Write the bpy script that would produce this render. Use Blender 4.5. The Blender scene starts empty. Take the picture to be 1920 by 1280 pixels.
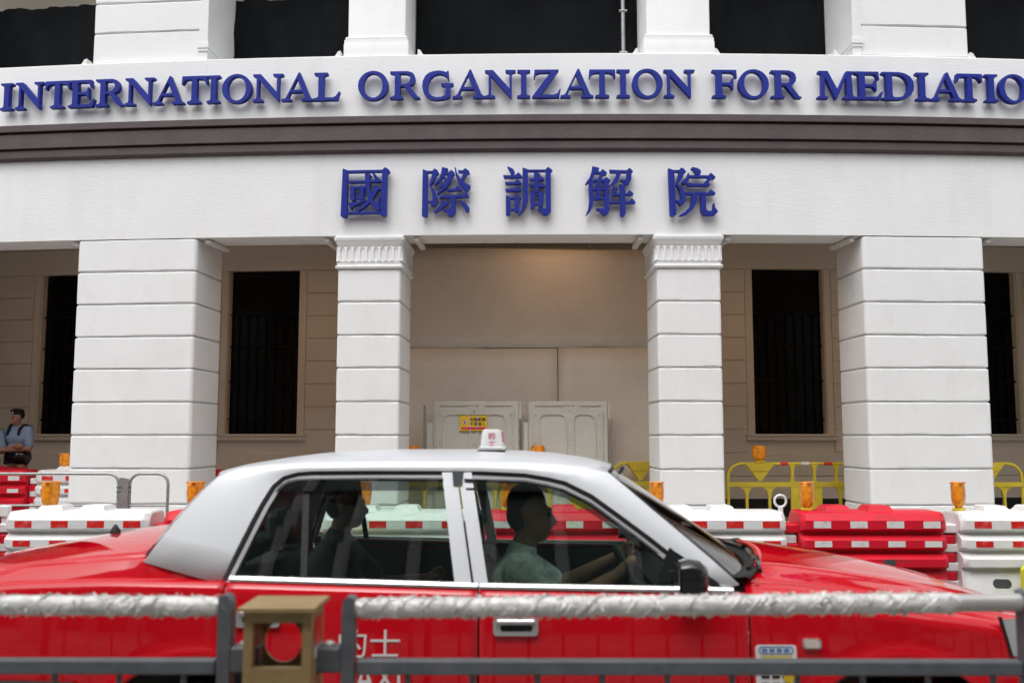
import bpy, bmesh, math, random
from mathutils import Vector, Matrix
from mathutils.geometry import tessellate_polygon
random.seed(7)
SC = bpy.context.scene
COL = SC.collection
PI = math.pi
R_ = math.radians

# ------------------------------------------------------------------ camera, light, exposure
F_PX, EYE = 1780.0, 1.58
PITCH, YAW = math.atan(175 / F_PX), math.atan(12 / F_PX)
cam_d = bpy.data.cameras.new('camera')
cam_d.sensor_width = 36.0
cam_d.lens = F_PX / 1920 * 36
cam_d.clip_start = 0.05
cam_d.clip_end = 3000
cam_d.dof.use_dof = True
cam_d.dof.focus_distance = 12.0
cam_d.dof.aperture_fstop = 2.8
cam = bpy.data.objects.new('camera', cam_d)
COL.objects.link(cam)
cam.location = (0, 0, EYE)
cam.rotation_euler = (PI / 2 + PITCH, 0, YAW)
SC.camera = cam

SUN_EL, SUN_AZ = 62.0, 200.0          # azimuth measured clockwise from +Y: behind the camera
world = bpy.data.worlds.new('World')
SC.world = world
world.use_nodes = True
wn = world.node_tree
wn.nodes.clear()
sky = wn.nodes.new('ShaderNodeTexSky')
sky.sky_type = 'NISHITA'
sky.sun_disc = False
sky.sun_elevation = R_(SUN_EL)
sky.sun_rotation = R_(SUN_AZ)
sky.air_density = 1.0
sky.dust_density = 4.0
sky.ozone_density = 1.0
hs = wn.nodes.new('ShaderNodeHueSaturation')
hs.inputs['Saturation'].default_value = 0.16     # an even overcast white
bg = wn.nodes.new('ShaderNodeBackground')
bg.inputs['Strength'].default_value = 0.15
wo = wn.nodes.new('ShaderNodeOutputWorld')
wn.links.new(sky.outputs[0], hs.inputs['Color'])
wn.links.new(hs.outputs[0], bg.inputs['Color'])
wn.links.new(bg.outputs[0], wo.inputs['Surface'])

sun_d = bpy.data.lights.new('sun', 'SUN')
sun_d.energy = 0.8
sun_d.angle = R_(85)
sun_d.color = (1.0, 0.985, 0.97)
sun = bpy.data.objects.new('sun', sun_d)
COL.objects.link(sun)
az = R_(SUN_AZ)
sdir = Vector((math.sin(az) * math.cos(R_(SUN_EL)), math.cos(az) * math.cos(R_(SUN_EL)), math.sin(R_(SUN_EL))))
sun.rotation_euler = sdir.to_track_quat('Z', 'Y').to_euler()
sun.location = sdir * 60

SC.view_settings.view_transform = 'Standard'
SC.view_settings.look = 'None'
SC.view_settings.exposure = 0.64
SC.view_settings.gamma = 1.0
SC.view_settings.use_curve_mapping = False

# ------------------------------------------------------------------ materials
def mat(name, col, rough=0.6, metal=0.0, spec=0.5, noise=0.0, nscale=8.0, bump=0.0, bscale=60.0, bstretch=(1, 1, 1),
        coat=0.0, dirt=None, dscale=3.0, damt=0.0, trans=0.0, rvar=0.0, bdist=0.01, dstretch=(1, 1, 1)):
    m = bpy.data.materials.new(name)
    m.use_nodes = True
    nt = m.node_tree
    b = nt.nodes['Principled BSDF']
    b.inputs['Base Color'].default_value = (*col, 1)
    b.inputs['Roughness'].default_value = rough
    b.inputs['Metallic'].default_value = metal
    b.inputs['Specular IOR Level'].default_value = spec
    b.inputs['Coat Weight'].default_value = coat
    b.inputs['Coat Roughness'].default_value = 0.02
    b.inputs['Coat IOR'].default_value = 1.6 if name == 'red_car_paint' else 1.5
    b.inputs['Transmission Weight'].default_value = trans
    tc = nt.nodes.new('ShaderNodeTexCoord')
    src = None
    if noise or damt:
        base = nt.nodes.new('ShaderNodeRGB'); base.outputs[0].default_value = (*col, 1)
        src = base.outputs[0]
    if noise:
        n = nt.nodes.new('ShaderNodeTexNoise'); n.inputs['Scale'].default_value = nscale; n.inputs['Detail'].default_value = 8
        nt.links.new(tc.outputs['Object'], n.inputs['Vector'])
        r = nt.nodes.new('ShaderNodeMapRange')
        r.inputs[1].default_value = 0.3; r.inputs[2].default_value = 0.7
        r.inputs[3].default_value = 1 - noise; r.inputs[4].default_value = 1 + noise
        nt.links.new(n.outputs['Fac'], r.inputs[0])
        v = nt.nodes.new('ShaderNodeVectorMath'); v.operation = 'SCALE'
        nt.links.new(src, v.inputs[0]); nt.links.new(r.outputs[0], v.inputs['Scale'])
        src = v.outputs[0]
    if damt:
        mp = nt.nodes.new('ShaderNodeMapping'); mp.inputs['Scale'].default_value = dstretch
        nt.links.new(tc.outputs['Object'], mp.inputs['Vector'])
        n = nt.nodes.new('ShaderNodeTexNoise'); n.inputs['Scale'].default_value = dscale; n.inputs['Detail'].default_value = 10
        n.inputs['Roughness'].default_value = 0.7
        nt.links.new(mp.outputs[0], n.inputs['Vector'])
        r = nt.nodes.new('ShaderNodeMapRange')
        r.inputs[1].default_value = 0.5; r.inputs[2].default_value = 0.75; r.inputs[4].default_value = damt
        nt.links.new(n.outputs['Fac'], r.inputs[0])
        mx = nt.nodes.new('ShaderNodeMix'); mx.data_type = 'RGBA'
        mx.inputs[7].default_value = (*dirt, 1)
        nt.links.new(r.outputs[0], mx.inputs[0]); nt.links.new(src, mx.inputs[6])
        src = mx.outputs[2]
    if src:
        nt.links.new(src, b.inputs['Base Color'])
    if rvar:
        n = nt.nodes.new('ShaderNodeTexNoise'); n.inputs['Scale'].default_value = 6; n.inputs['Detail'].default_value = 6
        nt.links.new(tc.outputs['Object'], n.inputs['Vector'])
        r = nt.nodes.new('ShaderNodeMapRange')
        r.inputs[3].default_value = max(0, rough - rvar); r.inputs[4].default_value = rough + rvar
        nt.links.new(n.outputs['Fac'], r.inputs[0]); nt.links.new(r.outputs[0], b.inputs['Roughness'])
    if bump:
        mp = nt.nodes.new('ShaderNodeMapping'); mp.inputs['Scale'].default_value = bstretch
        nt.links.new(tc.outputs['Object'], mp.inputs['Vector'])
        n = nt.nodes.new('ShaderNodeTexNoise'); n.inputs['Scale'].default_value = bscale; n.inputs['Detail'].default_value = 6
        n.inputs['Roughness'].default_value = 0.6
        nt.links.new(mp.outputs[0], n.inputs['Vector'])
        bp = nt.nodes.new('ShaderNodeBump'); bp.inputs['Strength'].default_value = bump; bp.inputs['Distance'].default_value = bdist
        nt.links.new(n.outputs['Fac'], bp.inputs['Height']); nt.links.new(bp.outputs[0], b.inputs['Normal'])
    return m

def glass_mat(name, tint, refl=1.0, rough=0.0):
    m = bpy.data.materials.new(name); m.use_nodes = True
    nt = m.node_tree; nt.nodes.clear()
    o = nt.nodes.new('ShaderNodeOutputMaterial')
    t = nt.nodes.new('ShaderNodeBsdfTransparent'); t.inputs['Color'].default_value = (*tint, 1)
    g = nt.nodes.new('ShaderNodeBsdfGlossy'); g.inputs['Roughness'].default_value = rough
    g.inputs['Color'].default_value = (refl, refl, refl, 1)
    f = nt.nodes.new('ShaderNodeFresnel'); f.inputs['IOR'].default_value = 1.68
    mx = nt.nodes.new('ShaderNodeMixShader')
    nt.links.new(f.outputs[0], mx.inputs[0]); nt.links.new(t.outputs[0], mx.inputs[1]); nt.links.new(g.outputs[0], mx.inputs[2])
    nt.links.new(mx.outputs[0], o.inputs['Surface'])
    return m

M = {}
M['plaster'] = mat('white_plaster', (0.785, 0.79, 0.79), 0.75, spec=0.3, noise=0.025, nscale=1.3, bump=0.3, bscale=9, bstretch=(1, 1, 6), bdist=0.010,
                   dirt=(0.58, 0.56, 0.52), dscale=2.2, damt=0.22, dstretch=(1.6, 1.6, 0.35))
M['plaster2'] = mat('white_plaster_blocks', (0.785, 0.79, 0.79), 0.75, spec=0.3, noise=0.02, nscale=2.0, bump=0.3, bscale=16, bstretch=(1, 1, 3), bdist=0.008,
                    dirt=(0.56, 0.54, 0.50), dscale=2.6, damt=0.2, dstretch=(1.4, 1.4, .6))
M['inner'] = mat('cream_plaster', (0.78, 0.70, 0.59), 0.8, spec=0.2, noise=0.03, nscale=1.5, bump=0.3, bscale=14, bdist=0.008)
M['innertrim'] = mat('cream_trim_paint', (0.76, 0.69, 0.58), 0.7, spec=0.3)
M['brown'] = mat('brown_paint', (0.090, 0.068, 0.070), 0.6, spec=0.35, noise=0.12, nscale=3, bump=0.4, bscale=14, bstretch=(1, 1, 3), bdist=0.01,
                 dirt=(0.13, 0.105, 0.105), dscale=4, damt=0.35)
M['blue'] = mat('navy_letter_paint', (0.014, 0.026, 0.25), 0.5, spec=0.2, noise=0.05, nscale=6)
M['pin'] = mat('steel_pin', (0.35, 0.34, 0.33), 0.4, metal=0.8)
M['black_net'] = mat('black_netting', (0.007, 0.008, 0.009), 0.9, spec=0.1, noise=0.35, nscale=1.2, bump=0.3, bscale=90, bdist=0.004)
M['pane'] = mat('dark_window_glass', (0.004, 0.004, 0.004), 0.12, spec=0.25)
M['bar'] = mat('black_window_bars', (0.007, 0.0065, 0.006), 0.7, spec=0.15)
M['skirt'] = mat('black_skirting', (0.012, 0.012, 0.013), 0.6)
M['dark'] = mat('dark_void', (0.02, 0.018, 0.016), 0.9)
M['ceil'] = mat('veranda_ceiling', (0.72, 0.66, 0.57), 0.8)
M['hoard'] = mat('beige_hoarding', (0.68, 0.61, 0.52), 0.5, spec=0.4, noise=0.03, nscale=1.2, bump=0.45, bscale=2.2, bdist=0.06, dirt=(0.55, 0.48, 0.39), dscale=1.8, damt=0.45)
M['panel'] = mat('offwhite_plastic_panel', (0.56, 0.54, 0.48), 0.5, noise=0.05, nscale=3)
M['gap'] = mat('black_gap', (0.01, 0.01, 0.01), 0.9)
M['fixture'] = mat('white_light_fixture', (0.75, 0.74, 0.70), 0.4)
M['steel'] = mat('galvanised_steel', (0.38, 0.385, 0.39), 0.45, metal=0.7, noise=0.15, nscale=20, rvar=0.1, dirt=(0.14, 0.13, 0.12), dscale=25, damt=0.5)
M['asphalt'] = mat('asphalt', (0.085, 0.085, 0.086), 0.85, noise=0.25, nscale=60, bump=0.5, bscale=200)
M['paving'] = mat('grey_paving', (0.36, 0.35, 0.33), 0.8, noise=0.15, nscale=12, bump=0.2, bscale=60)
M['paving2'] = mat('near_paving', (0.22, 0.215, 0.205), 0.8, noise=0.15, nscale=12, bump=0.2, bscale=60)
M['kerb'] = mat('kerb_stone', (0.30, 0.295, 0.285), 0.8, noise=0.15, nscale=20)
M['marking'] = mat('yellow_road_line', (0.55, 0.40, 0.05), 0.7, noise=0.2, nscale=30)
# barriers
M['bwhite'] = mat('white_barrier_plastic', (0.76, 0.76, 0.755), 0.42, noise=0.03, nscale=5, dirt=(0.42, 0.40, 0.37), dscale=8, damt=0.45, dstretch=(.5, 1, 1.5), bump=0.1, bscale=8)
M['bred'] = mat('red_barrier_plastic', (0.66, 0.009, 0.028), 0.42, spec=0.3, noise=0.06, nscale=5, dirt=(0.30, 0.03, 0.035), dscale=9, damt=0.8, dstretch=(.5, 1, 1.5), bump=0.1, bscale=8)
M['rred'] = mat('red_reflective_tape', (0.66, 0.015, 0.012), 0.35, noise=0.05, nscale=30, dirt=(0.75, 0.72, 0.70), dscale=14, damt=0.3)
M['rwhite'] = mat('white_reflective_tape', (0.74, 0.72, 0.71), 0.35, noise=0.04, nscale=30, dirt=(0.45, 0.05, 0.05), dscale=14, damt=0.5)
M['amber'] = mat('amber_lens', (0.96, 0.33, 0.012), 0.18, noise=0.35, nscale=22, bump=0.9, bscale=70, bdist=0.008, trans=0.12, dirt=(0.70, 0.14, 0.0), dscale=14, damt=0.6)
M['amber_rib'] = mat('amber_inner', (0.98, 0.42, 0.02), 0.3)
M['ybase'] = mat('yellow_lamp_base', (0.72, 0.55, 0.02), 0.45)
M['yellow'] = mat('yellow_barrier_plastic', (0.62, 0.47, 0.03), 0.5, noise=0.08, nscale=6, dirt=(0.25, 0.2, 0.05), dscale=8, damt=0.4)
M['foot'] = mat('bright_yellow_foot', (0.75, 0.72, 0.03), 0.5, noise=0.05)
# railing
M['grail'] = mat('grey_railing_paint', (0.125, 0.135, 0.15), 0.5, noise=0.15, nscale=15, bump=0.4, bscale=90, bdist=0.004, dirt=(0.22, 0.22, 0.22), dscale=22, damt=0.5)
M['tube'] = mat('grey_handrail', (0.60, 0.59, 0.57), 0.35, metal=0.3, noise=0.1)
M['wrap'] = mat('clear_plastic_wrap', (0.84, 0.83, 0.80), 0.25, spec=0.8, noise=0.2, nscale=30, bump=0.8, bscale=70, bstretch=(0.5, 1, 1), bdist=0.006, coat=0.6, dirt=(0.36, 0.33, 0.28), dscale=16, damt=0.5)
M['bronze'] = mat('brown_bronze_paint', (0.37, 0.25, 0.11), 0.5, noise=0.12, nscale=10, bump=0.4, bscale=70, bdist=0.004, dirt=(0.10, 0.07, 0.035), dscale=12, damt=0.4)
# taxi
M['red'] = mat('red_car_paint', (0.66, 0.003, 0.013), 0.5, spec=0.0, coat=1.0)
M['silver'] = mat('silver_car_paint', (0.74, 0.76, 0.79), 0.38, metal=0.10, spec=0.5, coat=0.3)
M['frame'] = mat('silver_frame_shaded', (0.50, 0.50, 0.52), 0.35, metal=0.3)  # roof silver made darker: shade from the frame's facing put into the colour
M['chrome'] = mat('chrome', (0.80, 0.80, 0.80), 0.08, metal=1.0)
M['trim'] = mat('bright_trim', (0.78, 0.78, 0.79), 0.22, metal=0.7)
M['rubber'] = mat('black_rubber', (0.012, 0.012, 0.013), 0.6)
M['gblack'] = mat('gloss_black', (0.010, 0.010, 0.012), 0.15, coat=0.5)
M['tyre'] = mat('tyre_rubber', (0.02, 0.02, 0.02), 0.8)
M['rimm'] = mat('wheel_cover', (0.45, 0.45, 0.46), 0.3, metal=0.7)
M['cabin'] = mat('dark_cabin_trim', (0.055, 0.06, 0.062), 0.8)
M['seat'] = mat('grey_vinyl_seat', (0.05, 0.055, 0.06), 0.6)
M['signw'] = mat('white_roof_sign', (0.80, 0.79, 0.80), 0.35)
M['signred'] = mat('red_print', (0.65, 0.03, 0.12), 0.5)
M['wtext'] = mat('white_vinyl_print', (0.80, 0.78, 0.78), 0.4)
M['lampglass'] = mat('headlight_lens', (0.62, 0.64, 0.66), 0.06, spec=0.8, coat=1.0, metal=0.3)
M['tail'] = mat('tail_lens', (0.45, 0.01, 0.01), 0.15, coat=1.0)
M['marker'] = mat('clear_marker_lens', (0.72, 0.60, 0.52), 0.2, coat=0.7)
M['glass'] = glass_mat('tinted_car_glass', (0.79, 0.90, 0.84))
M['visor'] = glass_mat('smoke_visor', (0.30, 0.29, 0.31))
M['bsign'] = mat('blue_print', (0.10, 0.22, 0.48), 0.5)
M['ysign'] = mat('yellow_sign_print', (0.80, 0.52, 0.02), 0.5)
M['ypale'] = mat('pale_yellow_print', (0.66, 0.56, 0.18), 0.5)
M['kblack'] = mat('black_print', (0.015, 0.015, 0.015), 0.6)
M['skin'] = mat('skin', (0.42, 0.24, 0.16), 0.55, spec=0.3)
M['hair'] = mat('black_hair', (0.012, 0.010, 0.009), 0.5)
M['shirtb'] = mat('light_blue_shirt', (0.30, 0.42, 0.60), 0.85, noise=0.06, nscale=20, bump=0.3, bscale=30)
M['navy'] = mat('navy_cloth', (0.014, 0.016, 0.024), 0.85, bump=0.3, bscale=30)
M['beret'] = mat('black_beret_wool', (0.010, 0.011, 0.014), 0.9)
M['shirtg'] = mat('pale_green_print_shirt', (0.66, 0.82, 0.75), 0.85, noise=0.35, nscale=30, dirt=(0.92, 0.95, 0.92), dscale=22, damt=0.9)
M['shirtd'] = mat('dark_shirt', (0.10, 0.12, 0.125), 0.85)
M['conc'] = mat('opposite_concrete', (0.45, 0.42, 0.36), 0.8, noise=0.1)
M['tealglass'] = mat('opposite_glazing', (0.14, 0.20, 0.19), 0.3, spec=0.3)

# ------------------------------------------------------------------ helpers
ORIG = {}
def tag(o, label=None, cat=None, group=None, kind=None):
    if label: o['label'] = label
    if cat: o['category'] = cat
    if group: o['group'] = group
    if kind: o['kind'] = kind
    return o

def thing(name, label, cat, loc=(0, 0, 0), group=None):
    o = bpy.data.objects.new(name, None)
    o.empty_display_size = 0.2
    COL.objects.link(o)
    o.location = loc
    ORIG[o.name] = Vector(loc)
    return tag(o, label, cat, group)

def link(name, me, parent=None, origin=None):
    """origin: world point where the mesh's own zero lies"""
    o = bpy.data.objects.new(name, me)
    COL.objects.link(o)
    og = Vector(origin) if origin is not None else Vector((0, 0, 0))
    if parent is not None:
        o.parent = parent
        o.location = og - ORIG[parent.name]
    else:
        o.location = og
    ORIG[o.name] = og
    return o

class MB:
    def __init__(s): s.v = []; s.f = []; s.m = []
    def add(s, verts, faces, mi=0):
        k = len(s.v); s.v += [tuple(p) for p in verts]
        for f in faces: s.f.append(tuple(i + k for i in f)); s.m.append(mi)
        return s
    def box(s, x0, x1, y0, y1, z0, z1, mi=0, fn=None):
        v = [(x, y, z) for z in (z0, z1) for y in (y0, y1) for x in (x0, x1)]
        if fn: v = [fn(*p) for p in v]
        return s.add(v, [(0, 2, 3, 1), (4, 5, 7, 6), (0, 1, 5, 4), (2, 6, 7, 3), (0, 4, 6, 2), (1, 3, 7, 5)], mi)
    def bbox(s, x0, x1, y0, y1, z0, z1, b=0.01, mi=0, fn=None):
        """bevelled box: octagonal plan loops lofted with chamfered top and bottom"""
        loops = []
        for z, c in ((z0, b), (z0 + b, 0), (z1 - b, 0), (z1, b)):
            d = b
            l = [(x0 + c + d * (c == 0), y0 + c), (x1 - c - d * (c == 0), y0 + c), (x1 - c, y0 + c + d * (c == 0)), (x1 - c, y1 - c - d * (c == 0)),
                 (x1 - c - d * (c == 0), y1 - c), (x0 + c + d * (c == 0), y1 - c), (x0 + c, y1 - c - d * (c == 0)), (x0 + c, y0 + c + d * (c == 0))]
            loops.append([(p[0], p[1], z) if not fn else fn(p[0], p[1], z) for p in l])
        return s.loft(loops, True, True, True, mi)
    def loft(s, loops, closed=True, cap0=False, cap1=False, mi=0):
        n = len(loops[0]); v = [p for l in loops for p in l]; f = []
        for i in range(len(loops) - 1):
            for j in range(n if closed else n - 1):
                a, b = i * n + j, i * n + (j + 1) % n
                f.append((a, b, b + n, a + n))
        if cap0: f.append(tuple(range(n))[::-1])
        if cap1: f.append(tuple((len(loops) - 1) * n + j for j in range(n)))
        return s.add(v, f, mi)
    def tube(s, path, r, seg=10, mi=0, caps=True):
        path = [Vector(p) for p in path]
        rs = r if isinstance(r, (list, tuple)) else [r] * len(path)
        loops = []; prev = None
        for i, p in enumerate(path):
            t = (path[min(i + 1, len(path) - 1)] - path[max(i - 1, 0)]).normalized()
            if prev is None:
                up = Vector((0, 0, 1)) if abs(t.z) < 0.9 else Vector((1, 0, 0))
                a = t.cross(up).normalized()
            else:
                a = (prev - t * prev.dot(t)).normalized()
            prev = a; b = t.cross(a)
            loops.append([p + (a * math.cos(2 * PI * k / seg) + b * math.sin(2 * PI * k / seg)) * rs[i] for k in range(seg)])
        return s.loft(loops, True, caps, caps, mi)
    def lathe(s, prof, c=(0, 0, 0), seg=20, mi=0, sy=1.0):
        loops = [[(c[0] + r * math.cos(2 * PI * k / seg), c[1] + sy * r * math.sin(2 * PI * k / seg), c[2] + z) for k in range(seg)] for r, z in prof]
        return s.loft(loops, True, True, True, mi)
    def sphere(s, c, r, seg=12, rings=8, mi=0):
        rx, ry, rz = r if isinstance(r, (tuple, list)) else (r, r, r)
        loops = []
        for i in range(1, rings):
            a = PI * i / rings
            loops.append([(c[0] + rx * math.sin(a) * math.cos(2 * PI * k / seg), c[1] + ry * math.sin(a) * math.sin(2 * PI * k / seg), c[2] - rz * math.cos(a)) for k in range(seg)])
        return s.loft(loops, True, True, True, mi)
    def prism(s, polys, d0, d1, fn, mi=0):
        """polys: outer + holes in 2D; fn(a, b, d) -> 3D; filled front (d0), back (d1) and sides"""
        flat = [p for pl in polys for p in pl]
        tris = tessellate_polygon([[Vector((p[0], p[1], 0)) for p in pl] for pl in polys])
        n = len(flat)
        v = [fn(p[0], p[1], d0) for p in flat] + [fn(p[0], p[1], d1) for p in flat]
        f = [tuple(t) for t in tris] + [tuple(i + n for i in t[::-1]) for t in tris]
        k = 0
        for pl in polys:
            m = len(pl)
            for j in range(m):
                a, b = k + j, k + (j + 1) % m
                f.append((a, b, b + n, a + n))
            k += m
        return s.add(v, f, mi)
    def mesh(s, name, mats, smooth=None, origin=(0, 0, 0), fix=True):
        me = bpy.data.meshes.new(name)
        o = Vector(origin)
        me.from_pydata([tuple(Vector(p) - o) for p in s.v], [], s.f)
        for m in (mats if isinstance(mats, (list, tuple)) else [mats]): me.materials.append(m)
        me.polygons.foreach_set('material_index', s.m)
        if fix:
            bm = bmesh.new(); bm.from_mesh(me)
            bmesh.ops.recalc_face_normals(bm, faces=bm.faces); bm.to_mesh(me); bm.free()
        if smooth is not None:
            me.polygons.foreach_set('use_smooth', [True] * len(me.polygons))
            me.set_sharp_from_angle(angle=R_(smooth))
        me.update()
        return me
    def build(s, name, mats, parent=None, smooth=None, origin=None, fix=True):
        if origin is None: origin = ORIG[parent.name] if parent is not None else (0, 0, 0)
        return link(name, s.mesh(name, mats, smooth, origin, fix), parent, origin)

def wn_(o):
    m = o.modifiers.new('wn', 'WEIGHTED_NORMAL'); m.weight = 100; m.keep_sharp = True; m.thresh = 0.01
    return o

def copy_tree(o, parent=None):
    c = o.copy(); COL.objects.link(c)
    if parent is not None: c.parent = parent
    for ch in list(o.children): copy_tree(ch, c)
    return c

def lerp_tab(tab, x):
    if x <= tab[0][0]: return tab[0][1]
    for (a, b), (c, d) in zip(tab, tab[1:]):
        if x <= c:
            t = (x - a) / (c - a); return b + (d - b) * t
    return tab[-1][1]

def smooth_tab(tab, x, h=0.06):
    return sum(lerp_tab(tab, x + h * k) for k in (-1, -0.5, 0, 0.5, 1)) / 5

def text_data(txt, size, extrude=0.002):
    cu = bpy.data.curves.new('text', 'FONT'); cu.body = txt; cu.size = size; cu.extrude = extrude
    o = bpy.data.objects.new('text', cu); COL.objects.link(o)
    bpy.context.view_layer.update()
    me = bpy.data.meshes.new_from_object(o.evaluated_get(bpy.context.evaluated_depsgraph_get()))
    bpy.data.objects.remove(o); bpy.data.curves.remove(cu)
    v = [p.co.copy() for p in me.vertices]; f = [tuple(p.vertices) for p in me.polygons]
    bpy.data.meshes.remove(me)
    return v, f

def fit_text(txt, x0, x1, z0, z1, fn, ext=0.5):
    """fit text into a rectangle; fn(x, z, d) -> 3D with d from 0 (back) to 1 (front)"""
    v, f = text_data(txt, 1.0, 0.5)
    xs = [p.x for p in v]; ys = [p.y for p in v]
    a, b, c, d = min(xs), max(xs), min(ys), max(ys)
    return [fn(x0 + (p.x - a) / (b - a) * (x1 - x0), z0 + (p.y - c) / (d - c) * (z1 - z0), p.z + 0.5) for p in v], f

# ------------------------------------------------------------------ facade frame (a shallow convex arc)
RAD, AX, FD = 70.0, 0.9, 12.0
def B(s, q, z):
    th = s / RAD
    return Vector((AX + (RAD - q) * math.sin(th), FD + RAD - (RAD - q) * math.cos(th), z))

def ray(px, py):
    x = (px - 960) / F_PX; y = (640 - py) / F_PX
    f = math.cos(PITCH) - y * math.sin(PITCH); u = math.sin(PITCH) + y * math.cos(PITCH)
    return x * math.cos(YAW) - f * math.sin(YAW), f * math.cos(YAW) + x * math.sin(YAW), u

def fac_s(px, py, q):
    X, Y, u = ray(px, py)
    a = X * X + Y * Y; b = -2 * (X * AX + Y * (FD + RAD)); c = AX * AX + (FD + RAD) ** 2 - (RAD - q) ** 2
    t = (-b - math.sqrt(b * b - 4 * a * c)) / (2 * a)
    return RAD * math.atan2(X * t - AX, FD + RAD - Y * t), EYE + u * t

def arc_strip(mb, s0, s1, prof, mi=0, n=None, capped=True):
    """sweep a closed (q, z) profile along the arc"""
    n = n or max(2, int(abs(s1 - s0) / 0.5))
    loops = [[B(s0 + (s1 - s0) * i / n, q, z) for q, z in prof] for i in range(n + 1)]
    return mb.loft(loops, True, capped, capped, mi)

def arc_box(mb, s0, s1, q0, q1, z0, z1, mi=0, n=None):
    return arc_strip(mb, s0, s1, [(q0, z0), (q1, z0), (q1, z1), (q0, z1)], mi, n)

def rrect(s0, s1, q0, q1, r, seg=3):
    pts = []
    for cx, cy, a0 in ((s0 + r, q0 + r, PI), (s1 - r, q0 + r, 1.5 * PI), (s1 - r, q1 - r, 0), (s0 + r, q1 - r, PI / 2)):
        for k in range(seg + 1):
            a = a0 + PI / 2 * k / seg
            pts.append((cx + r * math.cos(a), cy + r * math.sin(a)))
    return pts

def course(s0, s1, q0, q1, z0, z1, r=0.03, g=0.022, jit=0.003):
    """a plaster course with chamfered, slightly uneven top and bottom edges"""
    mb = MB(); loops = []
    for z, o in ((z0, g), (z0 + 0.012, 0.003), (z0 + 0.024, 0), (z1 - 0.020, 0), (z1 - 0.010, 0.004), (z1, g)):
        ln = rrect(s0 + o, s1 - o, q0 + o, q1 - o, max(r - o, 0.008))
        # more points along the front edge so that it can wander a little
        k = len(ln) // 4
        front = [ln[k - 1][0] + (ln[k][0] - ln[k - 1][0]) * t / 8 for t in range(1, 8)]
        ln = ln[:k] + [(a, q0 + o) for a in front] + ln[k:]
        loops.append([B(a, b + random.uniform(-jit, jit), z + random.uniform(-jit, jit)) for a, b in ln])
    return mb.loft(loops, True, True, True)

# ------------------------------------------------------------------ ground
def sheet(name, x0, x1, y0, y1, z, m, thick=None):
    mb = MB()
    if thick: mb.box(x0, x1, y0, y1, z - thick, z)
    else: mb.add([(x0, y0, z), (x1, y0, z), (x1, y1, z), (x0, y1, z)], [(0, 1, 2, 3)])
    return tag(mb.build(name, m), kind='structure')
sheet('road', -400, 400, -400, 400, 0.0, M['asphalt'])
PAVE_Y = 9.95
mb = MB(); mb.box(-60, 60, PAVE_Y + 0.15, 30, -0.2, 0.13); tag(mb.build('pavement', M['paving']), kind='structure')
kb = tag(link('kerb', MB().box(-60, 60, PAVE_Y, PAVE_Y + 0.147, -0.2, 0.135).mesh('kerb', M['kerb'])), kind='structure')
mb = MB(); mb.box(-60, 60, -4.5, 2.72, -0.2, 0.13); tag(mb.build('near_pavement', M['paving2']), kind='structure')
tag(link('near_kerb', MB().box(-60, 60, 2.723, 2.87, -0.2, 0.135).mesh('near_kerb', M['kerb'])), kind='structure')
mb = MB()
for y in (3.02, 3.17, 9.70, 9.82): mb.add([(-60, y, 0.004), (60, y, 0.004), (60, y + 0.08, 0.004), (-60, y + 0.08, 0.004)], [(0, 1, 2, 3)])
tag(mb.build('road_marking', M['marking']), kind='structure')
FLOOR = 0.22
mb = MB(); arc_box(mb, -16, 15, 0.01, 6, 0.1, FLOOR); tag(mb.build('veranda_floor', M['paving']), kind='structure')

# ------------------------------------------------------------------ building
bld = thing('colonial_building', 'white colonnaded building with a gently curved front and brown band', 'building', (AX, FD, 0))
S0, S1 = -15.0, 14.0
SOFF, BAND0, BAND1, LEDGE = 4.14, 5.222, 5.687, 6.549
def part(mb, name, m, parent=bld, smooth=35): return mb.build(name, m, parent, smooth)
# frieze below band, band and the parapet above
mb = MB(); arc_strip(mb, S0, S1, [(0.55, SOFF), (0.0, SOFF), (0.0, BAND0), (0.55, BAND0)], n=90); part(mb, 'frieze', M['plaster'])
mb = MB(); arc_strip(mb, S0, S1, [(0.55, BAND0 + .002), (-0.02, BAND0 + .002), (-0.05, BAND0 + .025), (-0.085, BAND0 + .03), (-0.085, BAND0 + .118), (-0.078, BAND0 + .125), (-0.05, BAND0 + .127),
                                  (-0.05, BAND0 + .148), (-0.115, BAND0 + .15), (-0.115, BAND0 + .335), (-0.108, BAND0 + .343), (-0.06, BAND0 + .346), (-0.06, BAND0 + .37), (-0.145, BAND0 + .372),
                                  (-0.145, BAND1 - .012), (-0.13, BAND1 - .003), (0.55, BAND1 - .003)], n=90)
part(mb, 'cornice_band', M['brown'])
mb = MB(); arc_strip(mb, S0, S1, [(0.55, BAND1), (0.0, BAND1), (0.0, LEDGE - 0.012), (0.012, LEDGE), (1.6, LEDGE), (1.6, LEDGE - .3), (0.55, LEDGE - .3)], n=90); part(mb, 'parapet', M['plaster'])
mb = MB(); arc_box(mb, S0, S1, 0.56, 4.6, 4.88, 5.05, n=40); part(mb, 'veranda_ceiling', M['ceil'])
mb = MB(); arc_box(mb, S0, S1, 0.553, 0.70, 4.20, 4.87, n=60); part(mb, 'inner_beam', M['innertrim'])

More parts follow.
